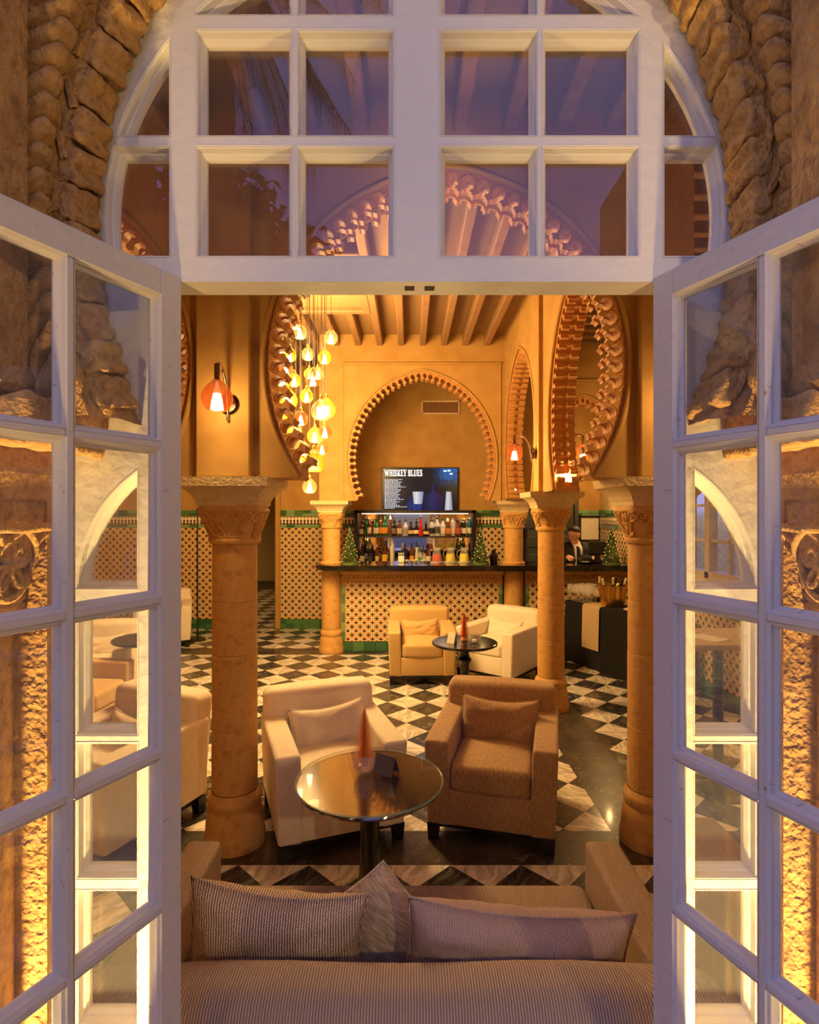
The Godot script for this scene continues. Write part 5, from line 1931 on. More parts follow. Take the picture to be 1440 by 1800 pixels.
func bottle(label: String, at: Vector3, shape: int, h: float, glass: Material, lab: Color, cap: Color, group := "bottles behind the bar") -> Node3D:
	var o := thing("bottle", label, "bottle", at, rng.randf() * 360, group)
	var r: float = [0.037, 0.042, 0.034, 0.05, 0.04][shape] * (0.9 if shape == 2 else 1.0)
	var P: Array
	match shape:
		0: P = [V2(0, 0), V2(r, 0.003), V2(r, h * 0.60), V2(r * 0.92, h * 0.66), V2(r * 0.5, h * 0.74), V2(r * 0.36, h * 0.80), V2(r * 0.34, h * 0.93), V2(0, h * 0.93)]
		1: P = [V2(0, 0), V2(r, 0.003), V2(r * 1.03, h * 0.50), V2(r * 0.9, h * 0.60), V2(r * 0.42, h * 0.70), V2(r * 0.34, h * 0.92), V2(0, h * 0.92)]
		2: P = [V2(0, 0), V2(r * 0.9, 0.003), V2(r, h * 0.72), V2(r * 0.8, h * 0.80), V2(r * 0.42, h * 0.84), V2(r * 0.40, h * 0.94), V2(0, h * 0.94)]
		3: P = [V2(0, 0), V2(r * 0.85, 0.003), V2(r, h * 0.22), V2(r * 0.95, h * 0.42), V2(r * 0.5, h * 0.58), V2(r * 0.30, h * 0.66), V2(r * 0.30, h * 0.9), V2(0, h * 0.9)]
		_: P = [V2(0, 0), V2(r, 0.003), V2(r * 0.75, h * 0.35), V2(r * 0.42, h * 0.68), V2(r * 0.30, h * 0.93), V2(0, h * 0.93)]
	var m := MB.new()
	m.lathe(P, 16)
	part(o, "body", m, glass)
	var top: float = P[P.size() - 1].y
	var c := MB.new()
	c.lathe([V2(r * 0.38, top - 0.025), V2(r * 0.40, top + 0.005), V2(r * 0.18, top + 0.012), V2(r * 0.14, h + 0.02), V2(0, h + 0.02)], 12)
	part(o, "cap", c, tone(cap, 0.35))
	if lab.a > 0.1 and shape != 4:
		var l := MB.new()
		var y0 := h * 0.14
		var y1 := h * (0.46 if shape != 3 else 0.36)
		var rr := r * 1.04
		l.lathe([V2(rr - 0.003, y0), V2(rr, y0 + 0.001), V2(rr, y1), V2(rr - 0.004, y1 + 0.001)], 20)
		part(o, "label", l, tone(lab, 0.6))
	return o

var tones := {}

func tone(c: Color, rough: float, alpha := 1.0) -> Material:
	var key := "%s %.2f %.2f" % [c.to_html(), rough, alpha]
	if not tones.has(key):
		tones[key] = mk("tone_" + c.to_html(false), c, rough, {"alpha": alpha} if alpha < 1 else {})
	return tones[key]

func bar_things() -> void:
	var dark := tone(rgb(26, 16, 12), 0.08)
	var green := tone(rgb(18, 92, 30), 0.08)
	var amber := tone(rgb(112, 58, 14), 0.08, 0.75)
	var brown := tone(rgb(92, 42, 14), 0.08)
	var clear := tone(rgb(220, 216, 206), 0.05, 0.42)
	var frost := tone(rgb(214, 206, 190), 0.3)
	var red := tone(rgb(176, 24, 18), 0.08)
	var blue := tone(rgb(20, 26, 60), 0.08)
	var teal := tone(rgb(26, 92, 96), 0.08, 0.8)
	var none := Color(0, 0, 0, 0)
	var W := rgb(226, 214, 190)
	var K := rgb(20, 16, 16)
	# top row: pixel x, shape, height, glass, label, cap, words
	var tops := [[636, 1, 0.25, brown, W, K, "squat brown bottle with a cream label at the left end of the top shelf"], [643.5, 0, 0.30, green, none, K, "plain green bottle, second on the top shelf"], [649, 0, 0.30, brown, W, rgb(190, 150, 90), "brown bottle with a broad cream label between two green ones"], [655, 0, 0.25, amber, none, K, "small amber bottle without label behind the green ones"], [661, 1, 0.29, green, W, K, "round-shouldered green bottle with a cream label on the top shelf"], [669.5, 2, 0.30, amber, rgb(222, 140, 40), K, "amber bottle with an orange label on the top shelf"], [676.5, 1, 0.30, green, rgb(226, 150, 40), rgb(40, 100, 40), "green bottle with an orange label on the top shelf"],
		[686, 4, 0.31, amber, none, W, "tapering gold bottle with a white cap on the top shelf"], [693, 1, 0.27, dark, rgb(120, 104, 90), K, "dark bottle with a grey label on the top shelf"], [702.5, 0, 0.27, amber, rgb(200, 170, 110), K, "amber bottle with a tan label on the top shelf"], [713, 1, 0.27, clear, rgb(150, 140, 126), K, "clear bottle with a grey label on the top shelf"], [722.5, 3, 0.25, dark, rgb(214, 176, 128), K, "round dark bottle with a tan oval label on the top shelf"], [732.5, 3, 0.26, dark, W, K, "round dark bottle with a white label left of the red one"], [740, 4, 0.33, red, none, K, "tall red tapering bottle on the top shelf"], [749.5, 3, 0.21, dark, rgb(220, 190, 140), K, "squat dark flagon right of the red bottle"],
		[759.5, 0, 0.28, clear, K, K, "clear bottle with a black label on the top shelf"], [769, 1, 0.32, clear, rgb(80, 74, 72), K, "tall clear bottle with a dark grey label on the top shelf"], [779, 1, 0.29, clear, W, K, "clear bottle with a white label near the right of the top shelf"], [788, 0, 0.27, amber, rgb(206, 120, 60), W, "amber bottle with a copper label near the right of the top shelf"], [797, 2, 0.29, clear, rgb(210, 186, 160), K, "clear straight bottle with a beige label near the right of the top shelf"], [806, 1, 0.28, brown, rgb(180, 90, 60), K, "brown bottle with a rust label near the right of the top shelf"], [816, 2, 0.28, dark, W, rgb(220, 200, 150), "dark straight bottle with a white label, second from the right end of the top shelf"], [826, 2, 0.29, teal, W, W, "teal bottle with a white label at the right end of the top shelf"]]
	for q in tops:
		bottle(q[6], Vector3((q[0] - 720.0) * 9.13 / 1003.0, 1.516, -9.13 + rng.randf_range(-0.02, 0.03)), q[1], q[2], q[3], q[4], q[5], "bottles on the top bar shelf")
	var lows := [[637, 0, 0.31, dark, rgb(196, 180, 150), K, "black wine bottle with a buff label at the left end of the lower row"], [651, 1, 0.31, dark, rgb(60, 50, 44), rgb(170, 140, 100), "black bottle with a dark label, second in the lower row"], [663, 2, 0.30, brown, rgb(214, 180, 110), W, "brown whisky bottle with a tan label in the lower row"], [676.5, 1, 0.36, brown, rgb(222, 176, 60), K, "tall brown bottle with a golden label in the lower row"], [689, 2, 0.36, frost, none, W, "tall frosted white bottle in the lower row"], [711.5, 0, 0.30, blue, rgb(40, 50, 90), K, "navy bottle behind the dishes in the lower row"], [724, 2, 0.31, amber, rgb(226, 150, 50), K, "amber bottle with an orange label behind the dishes"], [733, 4, 0.33, frost, none, K, "pale tapering bottle behind the dishes"], [738.5, 1, 0.25, clear, rgb(90, 150, 60), rgb(60, 120, 50), "clear bottle with a green label behind the dishes"], [746, 3, 0.24, clear, none, K, "round clear decanter in the lower row"], [753, 0, 0.30, brown, W, K, "slim brown bottle with a white label left of the red pitcher"]]
	for q in lows:
		var dz: float = 8.96
		bottle(q[6], Vector3((q[0] - 720.0) * dz / 1003.0, 1.0935 if dz > 9.07 else 1.07, -dz), q[1], q[2], q[3], q[4], q[5], "bottles in the lower row behind the bar")
	# pitchers on the counter
	for q in [[768.0, rgb(200, 26, 20), 0.09, "glass pitcher of red juice on the bar counter"], [792.0, rgb(226, 206, 20), 0.10, "glass pitcher of orange juice left of its twin on the bar counter"], [816.0, rgb(230, 214, 24), 0.10, "glass pitcher of orange juice nearest the right-hand little tree"]]:
		var o := thing("juice_pitcher", q[3], "pitcher", Vector3((q[0] - 720.0) * 7.9 / 1003.0, 1.2, -7.9), 0, "pitchers on the bar counter")
		var s := MB.new()
		s.lathe([V2(0, 0), V2(0.085, 0.002), V2(0.09, 0.012), V2(0.06, 0.016), V2(0, 0.016)], 28)
		part(o, "saucer", s, mats.white_china)
		var g := MB.new()
		g.lathe([V2(0, 0.017), V2(0.064, 0.018), V2(0.066, 0.05), V2(0.058, 0.12), V2(0.046, 0.17), V2(0.052, 0.205), V2(0.050, 0.205), V2(0.044, 0.17)], 28)
		part(o, "jug", g, mats.clear_glass)
		var j := MB.new()
		j.lathe([V2(0, 0.02), V2(0.062, 0.02), V2(0.0635, 0.05), V2(0.0585, 0.02 + q[2]), V2(0, 0.02 + q[2])], 24)
		part(o, "juice", j, tone(q[1], 0.2))
		var path := []
		for i in 11:
			var a := -PI / 2 + PI * i / 10.0
			path.append(Vector3(-0.055 - 0.045 * cos(a), 0.12 + 0.055 * sin(a), 0))
		var h := MB.new()
		h.tube(path, 0.006, 0.006, 8)
		part(o, "handle", h, mats.clear_glass)
		var sp := MB.new()
		sp.tri(Vector3(0.03, 0.206, 0.03), Vector3(0.03, 0.206, -0.03), Vector3(0.072, 0.212, 0))
		sp.tri(Vector3(0.045, 0.17, 0), Vector3(0.03, 0.206, 0.03), Vector3(0.072, 0.212, 0))
		sp.tri(Vector3(0.045, 0.17, 0), Vector3(0.072, 0.212, 0), Vector3(0.03, 0.206, -0.03))
		part(o, "spout", sp, mats.clear_glass)
	# dishes, straws, shaker
	for q in [[714.0, rgb(232, 214, 150), "small dish of lemon slices left on the bar counter"], [729.0, rgb(238, 176, 40), "small dish of orange slices in the middle of the bar counter"], [745.0, rgb(214, 200, 160), "small dish of nuts nearest the red pitcher"]]:
		var o := thing("garnish_dish", q[2], "dish", Vector3((q[0] - 720.0) * 7.95 / 1003.0, 1.2, -7.95), 0, "dishes on the bar counter")
		var m := MB.new()
		m.lathe([V2(0, 0.001), V2(0.03, 0.001), V2(0.058, 0.028), V2(0.056, 0.030), V2(0.03, 0.012), V2(0, 0.010)], 24)
		part(o, "dish", m, mats.white_china)
		var f := MB.new()
		f.ball(Vector3(0, 0.022, 0), Vector3(0.042, 0.016, 0.042), 6)
		part(o, "garnish", f, tone(q[1], 0.5))
	var sb := thing("straw_holder", "white holder stuffed with paper straws on the bar counter", "holder", Vector3((705.5 - 720.0) * 7.9 / 1003.0, 1.2, -7.9))
	bx(sb, "box", Vector3(0, 0.045, 0), Vector3(0.085, 0.09, 0.07), mats.white_china, 0.008)
	for i in 9:
		var t := MB.new()
		t.lathe([V2(0, 0), V2(0.0045, 0), V2(0.0045, 0.05), V2(0, 0.05)], 8)
		part(sb, "straw", t, mats.paper, Transform3D(Basis(Vector3.BACK, rng.randf_range(-0.2, 0.2)), Vector3(-0.03 + 0.03 * (i % 3), 0.085, -0.02 + 0.02 * (i / 3))))
	var ib := MB.new()
	ib.lathe([V2(0, 0), V2(0.05, 0), V2(0.06, 0.05), V2(0.062, 0.10), V2(0.045, 0.13), V2(0.03, 0.14), V2(0.03, 0.17), V2(0.02, 0.185), V2(0, 0.19)], 20)
	single("black_carafe", ib, mats.black_lacquer, "rounded black carafe right of the second little tree on the bar", "carafe", Transform3D(Basis(), Vector3((868.0 - 720.0) * 7.85 / 1003.0, 1.2, -7.85)))
	# little lit trees
	lit_tree("little lit fir tree at the left end of the bar counter", Vector3((615.0 - 720.0) * 7.72 / 1003.0, 1.2, -7.72), 0.50, 0.135)
	lit_tree("little lit fir tree right of the juice pitchers", Vector3((845.0 - 720.0) * 7.72 / 1003.0, 1.2, -7.72), 0.50, 0.125)
	lit_tree("little lit fir tree right of the till", Vector3((1075.0 - 720.0) * 7.72 / 1003.0, 1.2, -7.72), 0.50, 0.135)
	# till
	var t := thing("till", "black touch-screen till on the bar counter before the bartender", "till", Vector3(2.60, 1.2, -7.90), -18)
	bx(t, "base", Vector3(0, 0.02, 0), Vector3(0.22, 0.04, 0.20), mats.black_plastic, 0.01)
	bx(t, "neck", Vector3(0, 0.09, -0.02), Vector3(0.08, 0.12, 0.05), mats.black_plastic, 0.01)
	var sc := MB.new()
	sc.box(Vector3.ZERO, Vector3(0.24, 0.20, 0.035), 0.01)
	part(t, "monitor", sc, mats.black_plastic, Transform3D(Basis(Vector3.RIGHT, -0.5), Vector3(0, 0.20, 0)))
	var pr := thing("receipt_printer", "black receipt printer beside the till", "printer", Vector3(2.40, 1.2, -7.80))
	bx(pr, "body", Vector3(0, 0.05, 0), Vector3(0.16, 0.09, 0.15), mats.black_plastic, 0.014)
	bx(pr, "lid", Vector3(0, 0.104, -0.01), Vector3(0.13, 0.012, 0.10), mats.black_plastic, 0.004)
	bx(pr, "receipt", Vector3(-0.03, 0.03, 0.11), Vector3(0.08, 0.003, 0.08), mats.paper)
	var bp := MB.new()
	bp.lathe([V2(0, 0), V2(0.075, 0), V2(0.075, 0.01), V2(0.05, 0.03), V2(0.03, 0.20), V2(0.022, 0.30), V2(0.03, 0.36), V2(0.042, 0.44), V2(0.04, 0.47), V2(0, 0.475)], 20)
	single("beer_tap", bp, mats.black_lacquer, "tall black beer tap on the counter before the panelled doors", "tap", Transform3D(Basis(), Vector3(1.60, 1.2, -7.9)))

func lit_tree(label: String, at: Vector3, tall: float, r: float) -> void:
	var o := thing("lit_fir_tree", label, "small tree", at, 0, "little lit trees on the bar")
	var s := MB.new()
	s.lathe([V2(0, 0), V2(r * 0.9, 0), V2(r * 0.85, 0.02), V2(0.012, 0.03), V2(0.006, tall - 0.02), V2(0, tall - 0.02)], 14)
	part(o, "stem", s, mats.needle_green)
	var m := MB.new()
	for i in 1900:
		var t := pow(rng.randf(), 1.25)
		var y := 0.015 + t * (tall - 0.02)
		var a := rng.randf() * TAU
		var rr := r * (1.0 - t * 0.96) * rng.randf_range(0.65, 1.0)
		var p := Vector3(cos(a) * rr * 0.7, y + 0.01, sin(a) * rr * 0.7)
		var q := Vector3(cos(a) * rr * 1.05, y - 0.012 + rng.randf() * 0.02, sin(a) * rr * 1.05)
		var w := Vector3(rng.randfn(), rng.randfn(), rng.randfn()).normalized() * 0.008
		m.tri(p - w, p + w, q)
	part(o, "needles", m, mats.needle_green).set_meta("kind", "stuff")
	var l := MB.new()
	for i in 44:
		var t := (i + 0.5) / 44.0
		var a := i * 2.39996
		var rr := r * (1.0 - t * 0.96) * 1.0
		l.ball(Vector3(cos(a) * rr, 0.02 + t * (tall - 0.03), sin(a) * rr), Vector3.ONE * 0.0036, 4)
	part(o, "fairy_lights", l, mats.fairy_glow).set_meta("kind", "stuff")
	var b := MB.new()
	for i in 9:
		var t := (i + 0.5) / 9.0
		var a := i * 2.1
		var rr := r * (1.0 - t * 0.96)
		b.ball(Vector3(cos(a) * rr, 0.03 + t * (tall - 0.08), sin(a) * rr), Vector3.ONE * 0.011, 6)
	part(o, "baubles", b, mats.gold)
	omni(o, "fairy_light", Vector3(0, tall * 0.4, r * 1.25), 0.012, 0.05)


# ---------------------------------------------------------------- buffet table
func buffet() -> void:
	var u := Vector3(2.5 - 2.0, 0, -6.25 + 7.45).normalized()    # along the front edge, towards the camera
	var o := thing("buffet_table", "buffet table under a floor-length black cloth", "table", Vector3(2.02, 0, -7.40))
	o.basis = Basis(u, Vector3.UP, u.cross(Vector3.UP))
	# local x runs along the front edge, z away from the wall; the table lies behind z = 0
	var c := MB.new()
	var rs := []
	for q in [[0.0, 0.03], [0.35, 0.012], [0.70, 0.0], [0.75, 0.0], [0.765, -0.015]]:
		var ring := []
		var e: float = q[1]
		for i in 60:
			var t := i / 60.0
			var p: Vector2
			if t < 0.4:
				p = V2(t / 0.4 * 1.6, 0)
			elif t < 0.5:
				p = V2(1.6, -(t - 0.4) / 0.1 * 0.42)
			elif t < 0.9:
				p = V2(1.6 - (t - 0.5) / 0.4 * 1.6, -0.42)
			else:
				p = V2(0, -0.42 + (t - 0.9) / 0.1 * 0.42)
			var n := (p - V2(0.80, -0.21)) / V2(0.80, 0.21)
			var wv := e * (1.0 + 0.7 * sin(i * 1.9))
			ring.append(Vector3(p.x + signf(n.x) * wv * absf(n.x), q[0], p.y + signf(n.y) * wv * pow(absf(n.y), 2)))
		ring.reverse()
		rs.append(ring)
	c.rings(rs)
	part(o, "black_cloth", c, mats.black_cloth)
	for x in [0.12, 1.48]:
		for z in [-0.08, -0.34]:
			bx(o, "leg", Vector3(x, 0.37, z), Vector3(0.04, 0.74, 0.04), mats.black_wood)
	var xf := o.transform
	var r := thing("table_runner", "beige runner laid across the black buffet cloth", "runner")
	r.transform = xf
	var m := MB.new()
	m.smooth()
	var prof := [[-0.42, 0.769], [-0.2, 0.7695], [-0.02, 0.770], [0.008, 0.762], [0.022, 0.73], [0.026, 0.60], [0.034, 0.40], [0.038, 0.24]]
	for i in prof.size() - 1:
		for k in 8:
			var xa := 0.36 + 0.30 * k / 8.0
			var xb := 0.36 + 0.30 * (k + 1) / 8.0
			var f := func(x: float, q: Array) -> Vector3: return Vector3(x + 0.02 * (0.77 - q[1]), q[1], q[0] + 0.004 * sin(x * 60) * (0.77 - q[1]) * 3)
			m.quad(f.call(xa, prof[i + 1]), f.call(xb, prof[i + 1]), f.call(xb, prof[i]), f.call(xa, prof[i]))
	part(r, "cloth", m, mats.beige_cloth)
	# wine cooler
	var b := thing("wine_cooler", "large gold wine cooler on the buffet table", "wine cooler", xf * Vector3(0.64, 0.772, -0.20))
	var g := MB.new()
	g.lathe([V2(0, 0), V2(0.125, 0), V2(0.13, 0.01), V2(0.15, 0.12), V2(0.168, 0.24), V2(0.172, 0.25), V2(0.165, 0.25), V2(0.145, 0.12), V2(0.12, 0.02), V2(0, 0.015)], 40)
	part(b, "bucket", g, mats.gold)
	for s in [-1.0, 1.0]:
		var h := MB.new()
		h.rbox(Vector3(s * 0.185, 0.225, 0), Vector3(0.05, 0.018, 0.08), 0.008, 2, 1)
		part(b, "handle", h, mats.gold)
	var bl := [[-0.08, 0.03, 0.30, rgb(200, 190, 150), "pale foil-necked bottle leaning left in the gold wine cooler"], [-0.03, -0.03, -0.2, rgb(26, 18, 16), "dark bottle leaning across the middle of the gold wine cooler"], [0.0, 0.06, 0.10, rgb(190, 170, 120), "bottle with a cream neck at the front of the gold wine cooler"], [0.05, -0.05, -0.32, rgb(40, 34, 26), "dark bottle at the back of the gold wine cooler"], [0.09, 0.03, -0.24, rgb(206, 190, 150), "pale-necked bottle leaning right in the gold wine cooler"]]
	for q in bl:
		var w := wine_bottle(q[4], b.position + Vector3(q[0] * 0.7, 0.035, q[1]), q[3])
		w.basis = Basis(Vector3.BACK, q[2]) * Basis(Vector3.RIGHT, 0.15)
		tag(w, q[4], "bottle", "bottles in the gold wine cooler")
	wine_bottle("dark wine bottle standing among the wine glasses", xf * Vector3(0.30, 0.768, -0.30), rgb(190, 176, 130))
	# wine glasses
	var proto: Node3D = null
	var spots := []
	for i in 5:
		for j in 4:
			spots.append(Vector3(0.02 + i * 0.088 + 0.02 * (j % 2), 0.768, -0.06 - j * 0.095))
	for sp in spots:
		if Vector2(sp.x - 0.30, sp.z + 0.30).length() < 0.09:
			continue
		if proto == null:
			proto = thing("wine_glass", "clear stemmed wine glass in the crowd of glasses on the buffet table", "wine glass", xf * sp, 0, "wine glasses on the buffet table")
			var wg := MB.new()
			wg.lathe([V2(0, 0.085), V2(0.02, 0.09), V2(0.036, 0.12), V2(0.038, 0.15), V2(0.031, 0.20), V2(0.030, 0.20), V2(0.036, 0.15), V2(0.034, 0.122), V2(0.018, 0.094), V2(0, 0.09)], 14)
			part(proto, "bowl", wg, mats.clear_glass)
			var ws := MB.new()
			ws.lathe([V2(0, 0), V2(0.034, 0.001), V2(0.03, 0.003), V2(0.005, 0.008), V2(0.0035, 0.03), V2(0.0035, 0.08), V2(0.008, 0.088)], 14)
			part(proto, "stem", ws, mats.clear_glass)
		else:
			dup(proto, "", xf * sp)
	var pl := MB.new()
	pl.lathe([V2(0, 0), V2(0.07, 0.002), V2(0.115, 0.016), V2(0.113, 0.019), V2(0.07, 0.006), V2(0, 0.005)], 32)
	var ps := thing("china_plate", "white plate with a folded napkin at the near end of the buffet table", "plate", xf * Vector3(1.02, 0.768, -0.17))
	part(ps, "plate", pl, mats.white_china)
	var nk := MB.new()
	nk.rbox(Vector3(0, 0.018, 0), Vector3(0.13, 0.02, 0.09), 0.009, 2, 1)
	part(ps, "napkin", nk, mats.paper)

func wine_bottle(label: String, at: Vector3, foil: Color) -> Node3D:
	var o := thing("wine_bottle", label, "bottle", at)
	var m := MB.new()
	m.lathe([V2(0, 0), V2(0.036, 0.002), V2(0.037, 0.18), V2(0.034, 0.20), V2(0.018, 0.225), V2(0.0145, 0.24), V2(0.014, 0.31), V2(0, 0.31)], 18)
	part(o, "body", m, tone(rgb(22, 20, 14), 0.08))
	var f := MB.new()
	f.lathe([V2(0.0155, 0.235), V2(0.0152, 0.30), V2(0.0165, 0.302), V2(0.0165, 0.315), V2(0, 0.316)], 16)
	part(o, "foil", f, tone(foil, 0.35))
	var l := MB.new()
	l.lathe([V2(0.0365, 0.06), V2(0.0378, 0.061), V2(0.0378, 0.14), V2(0.0365, 0.141)], 18)
	part(o, "label", l, mats.paper)
	return o


# ---------------------------------------------------------------- bartender
func field(bones: Array, cell: float, k: float) -> MB:
	# tapered capsules joined with a smooth minimum, meshed as surface nets
	var lo := Vector3.INF
	var hi := -Vector3.INF
	for b in bones:
		for e in [[b[0], b[2]], [b[1], b[3]]]:
			var r: Vector3 = Vector3.ONE * (e[1] + k + cell * 2)
			lo = lo.min(e[0] - r)
			hi = hi.max(e[0] + r)
	var n := Vector3i(((hi - lo) / cell).ceil()) + Vector3i.ONE
	var v := PackedFloat32Array()
	v.resize(n.x * n.y * n.z)
	v.fill(1.0)
	for b in bones:
		var a: Vector3 = b[0]
		var ab: Vector3 = b[1] - b[0]
		var l2 := maxf(ab.length_squared(), 1e-9)
		var r := Vector3.ONE * (maxf(b[2], b[3]) + k + cell * 2)
		var i0 := Vector3i(((a.min(b[1]) - r - lo) / cell).floor()).clamp(Vector3i.ZERO, n - Vector3i.ONE)
		var i1 := Vector3i(((a.max(b[1]) + r - lo) / cell).ceil()).clamp(Vector3i.ZERO, n - Vector3i.ONE)
		var flat: Vector3 = b[4] if b.size() > 4 else Vector3.ONE
		for z in range(i0.z, i1.z + 1):
			for y in range(i0.y, i1.y + 1):
				for x in range(i0.x, i1.x + 1):
					var p := lo + Vector3(x, y, z) * cell
					var t := clampf((p - a).dot(ab) / l2, 0, 1)
					var q := (p - a - ab * t) / flat
					var d := (q.length() - lerpf(b[2], b[3], t)) * minf(flat.x, minf(flat.y, flat.z))
					var at := (z * n.y + y) * n.x + x
					var o := v[at]
					var h := maxf(k - absf(o - d), 0.0) / k
					v[at] = minf(o, d) - h * h * k * 0.25
	var m := MB.new()
	m.smooth()
	var verts := {}
	for z in n.z - 1:
		for y in n.y - 1:
			for x in n.x - 1:
				var sum := Vector3.ZERO
				var c := 0
				var base := (z * n.y + y) * n.x + x
				var neg := 0
				var val := []
				for i in 8:
					var at := base + (i & 1) + ((i >> 1) & 1) * n.x + ((i >> 2) & 1) * n.x * n.y
					val.append(v[at])
					if v[at] < 0:
						neg += 1
				if neg == 0 or neg == 8:
					continue
				for i in 8:
					for ax in 3:
						if not (i >> ax) & 1:
							var j := i | (1 << ax)
							if (val[i] < 0) != (val[j] < 0):
								var t: float = val[i] / (val[i] - val[j])
								var p := Vector3(i & 1, (i >> 1) & 1, (i >> 2) & 1)
								p[ax] = t
								sum += p
								c += 1
				verts[base] = lo + (Vector3(x, y, z) + sum / c) * cell
	var stepv := [1, n.x, n.x * n.y]
	for base in verts:
		for ax in 3:
			var far: int = base + stepv[ax]
			if far >= v.size() or (v[base] < 0) == (v[far] < 0):
				continue
			var s1: int = stepv[(ax + 1) % 3]
			var s2: int = stepv[(ax + 2) % 3]
			if verts.has(base - s1) and verts.has(base - s2) and verts.has(base - s1 - s2):
				if v[base] < 0:
					m.quad(verts[base - s1 - s2], verts[base - s2], verts[base], verts[base - s1])
				else:
					m.quad(verts[base - s1 - s2], verts[base - s1], verts[base], verts[base - s2])
	return m

func bartender() -> void:
	var o := thing("person", "bartender in a black suit, white shirt and black tie bending over the till", "person", Vector3(2.46, 0, -8.42))
	# joints, local; the body faces the camera and leans to its right (image left)
	var hip := Vector3(0.04, 0.93, 0)
	var waist := Vector3(0.03, 1.08, 0.01)
	var chest := Vector3(0.0, 1.27, 0.03)
	var neck := Vector3(-0.02, 1.42, 0.05)
	var head := Vector3(-0.045, 1.555, 0.075)
	var B := []
	for s in [-1.0, 1.0]:
		var sh := Vector3(-0.01 + s * 0.19, 1.365 - s * 0.015, 0.03)
		var el := Vector3(s * 0.27, 1.10, 0.07) if s > 0 else Vector3(-0.27, 1.11, 0.10)
		var wr := Vector3(0.16, 1.24, 0.30) if s > 0 else Vector3(-0.20, 1.26, 0.33)
		B.append([sh, el, 0.058, 0.045])
		B.append([el, wr, 0.043, 0.030])
		B.append([wr, wr + Vector3(-0.01, 0.0, 0.085), 0.030, 0.034, Vector3(1.15, 0.7, 1)])
		for f in 4:
			var a := wr + Vector3(-0.034 + f * 0.02, 0.0, 0.085)
			var tip := a + Vector3(-0.004, -0.012, [0.035, 0.042, 0.04, 0.03][f])
			B.append([a, tip, 0.0095, 0.009])
			B.append([tip, tip + Vector3(0, -0.022, 0.012), 0.009, 0.008])
		B.append([wr + Vector3(-s * 0.03, 0, 0.03), wr + Vector3(-s * 0.055, -0.012, 0.075), 0.012, 0.0095])
		var kn := Vector3(s * 0.10 + 0.04, 0.50, 0.03)
		var an := Vector3(s * 0.11 + 0.04, 0.09, 0)
		B.append([Vector3(s * 0.09 + 0.04, 0.90, 0), kn, 0.082, 0.055])
		B.append([kn, an, 0.052, 0.038])
		B.append([an + Vector3(0, -0.045, 0), an + Vector3(0.01 * s, -0.055, 0.16), 0.040, 0.034])
	B.append([hip + Vector3(-0.06, 0, 0), hip + Vector3(0.06, 0, 0), 0.105, 0.105])
	B.append([hip, waist, 0.11, 0.10, Vector3(1.15, 1, 0.8)])
	B.append([waist, chest, 0.095, 0.10, Vector3(1.2, 1, 0.8)])
	B.append([chest + Vector3(-0.10, 0.05, -0.01), chest + Vector3(0.10, 0.05, -0.01), 0.075, 0.075])
	B.append([chest, neck, 0.06, 0.056])
	B.append([neck, head + Vector3(0, -0.05, 0), 0.055, 0.055])
	part(o, "body", field(B, 0.014, 0.03), mats.skin)
	# head, looking left and down
	var hx := Transform3D(Basis(Vector3.UP, -0.95) * Basis(Vector3.RIGHT, 0.30), head)
	var Hd := []
	var hb := func(p: Vector3, q: Vector3, r0: float, r1: float, fl := Vector3.ONE) -> void: Hd.append([p, q, r0, r1, fl])
	hb.call(Vector3(0, 0.035, -0.018), Vector3(0, 0.045, 0.012), 0.080, 0.076, Vector3(0.95, 1.0, 1.0))
	hb.call(Vector3(0, -0.02, 0.02), Vector3(0, -0.07, 0.048), 0.066, 0.040, Vector3(1.0, 1, 0.95))
	hb.call(Vector3(-0.03, -0.012, 0.062), Vector3(0.03, -0.012, 0.062), 0.026, 0.026)
	hb.call(Vector3(0, 0.012, 0.086), Vector3(0, -0.024, 0.104), 0.009, 0.013)
	hb.call(Vector3(-0.032, 0.026, 0.076), Vector3(0.032, 0.026, 0.076), 0.012, 0.012)
	hb.call(Vector3(-0.017, -0.053, 0.083), Vector3(0.017, -0.053, 0.083), 0.008, 0.008)
	hb.call(Vector3(0, -0.085, 0.062), Vector3(0, -0.085, 0.066), 0.020, 0.018)
	for s in [-1.0, 1.0]:
		hb.call(Vector3(s * 0.075, 0.012, -0.012), Vector3(s * 0.077, -0.022, -0.006), 0.017, 0.011, Vector3(0.5, 1, 1))
	var hm := part(o, "head", field(Hd, 0.0055, 0.016), mats.skin, hx)
	for s in [-1.0, 1.0]:
		var eb := MB.new()
		eb.ball(Vector3(s * 0.031, 0.004, 0.080), Vector3(0.012, 0.007, 0.008), 6)
		part(hm, "eye", eb, mats.eye_dark)
		var br := MB.new()
		br.tube([Vector3(s * 0.014, 0.024, 0.092), Vector3(s * 0.032, 0.029, 0.088), Vector3(s * 0.05, 0.021, 0.074)], 0.0042, 0.003, 5)
		part(hm, "eyebrow", br, mats.hair)
	var mo := MB.new()
	mo.tube([Vector3(-0.02, -0.052, 0.088), Vector3(0, -0.050, 0.0925), Vector3(0.02, -0.052, 0.088)], 0.004, 0.004, 5)
	part(hm, "lips", mo, tone(rgb(150, 84, 72), 0.5))
	var hair := []
	hair.append([Vector3(0, 0.058, -0.028), Vector3(0, 0.064, -0.006), 0.084, 0.078, Vector3(0.97, 0.98, 1.0)])
	hair.append([Vector3(0, 0.03, -0.045), Vector3(0, -0.03, -0.05), 0.068, 0.05])
	hair.append([Vector3(-0.03, 0.105, 0.03), Vector3(0.03, 0.105, 0.03), 0.035, 0.035])
	part(hm, "hair", field(hair, 0.007, 0.02), mats.hair)
	# clothes
	var J := []
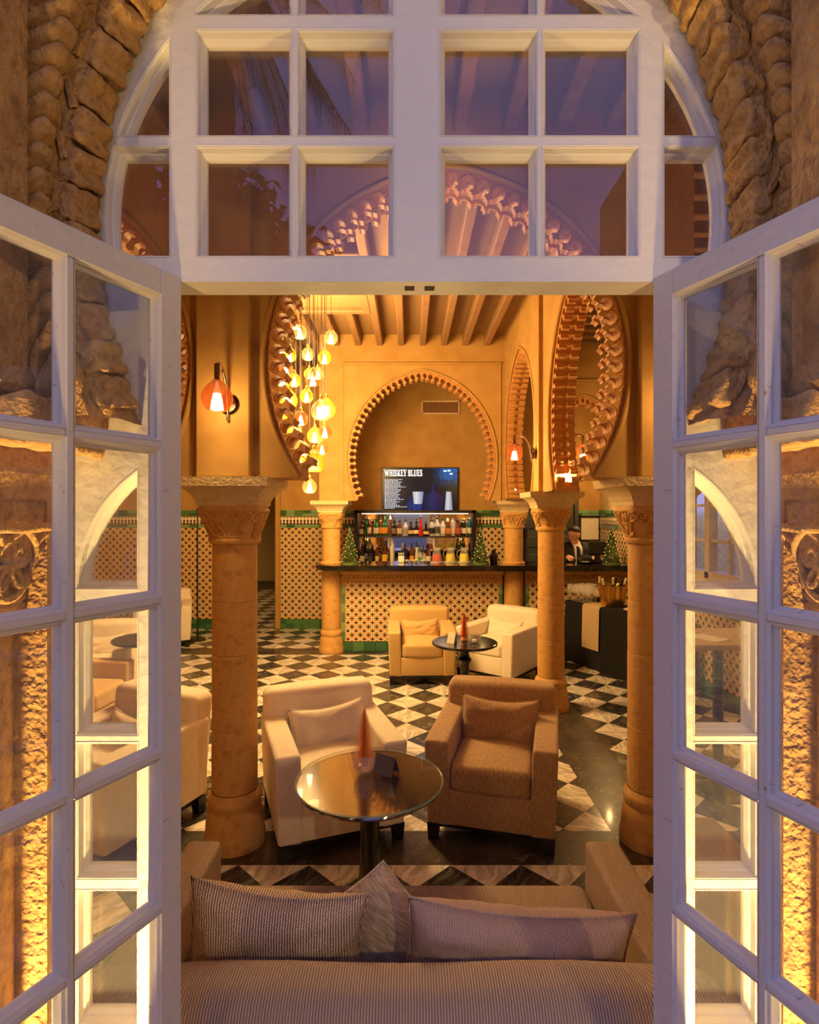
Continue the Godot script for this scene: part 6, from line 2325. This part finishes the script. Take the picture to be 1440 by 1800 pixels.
	for s in [-1.0, 1.0]:
		var sh := Vector3(-0.01 + s * 0.19, 1.365 - s * 0.015, 0.03)
		var el := Vector3(s * 0.27, 1.10, 0.07) if s > 0 else Vector3(-0.27, 1.11, 0.10)
		var wr := Vector3(0.16, 1.24, 0.30) if s > 0 else Vector3(-0.20, 1.26, 0.33)
		J.append([sh, el, 0.075, 0.062])
		J.append([el, wr.lerp(el, 0.12), 0.060, 0.045])
		# two front halves with an opening for the shirt
		J.append([Vector3(s * 0.118, 1.33, 0.068), Vector3(s * 0.09, 0.98, 0.09), 0.090, 0.098])
		J.append([Vector3(s * 0.10, 1.38, 0.01), Vector3(s * 0.11, 0.86, -0.02), 0.085, 0.11])
	J.append([Vector3(0, 1.34, -0.03), Vector3(0.03, 0.88, -0.04), 0.10, 0.11])
	part(o, "jacket", field(J, 0.014, 0.03), mats.suit)
	var T := []
	for s in [-1.0, 1.0]:
		var kn := Vector3(s * 0.10 + 0.04, 0.50, 0.03)
		T.append([Vector3(s * 0.09 + 0.04, 0.92, 0), kn, 0.098, 0.07])
		T.append([kn, Vector3(s * 0.11 + 0.04, 0.13, 0), 0.07, 0.062])
	T.append([hip + Vector3(-0.06, 0, 0), hip + Vector3(0.06, 0, 0), 0.118, 0.118])
	part(o, "trousers", field(T, 0.016, 0.03), mats.suit)
	for s in [-1.0, 1.0]:
		part(o, "shoe", field([[Vector3(s * 0.11 + 0.04, 0.055, -0.03), Vector3(s * 0.12 + 0.04, 0.042, 0.18), 0.05, 0.04]], 0.012, 0.02), mats.black_lacquer)
	var S := [[chest + Vector3(-0.012, 0.05, 0.03), Vector3(0.0, 1.0, 0.045), 0.11, 0.115, Vector3(0.95, 1, 0.9)], [neck + Vector3(0, -0.05, -0.005), neck + Vector3(0, 0.012, 0.0), 0.070, 0.066]]
	part(o, "shirt", field(S, 0.012, 0.03), mats.shirt)
	var tie := MB.new()
	tie.rbox(Vector3(-0.020, 1.385, 0.140), Vector3(0.038, 0.036, 0.022), 0.009, 2, 1)
	tie.rbox(Vector3(-0.012, 1.215, 0.158), Vector3(0.055, 0.33, 0.010), 0.0045, 2, 3, func(q: Vector3) -> Vector3: return q + Vector3(-0.3 * q.x * (q.y + 0.16), 0, -0.03 * q.y))
	part(o, "tie", tie, mats.tie)
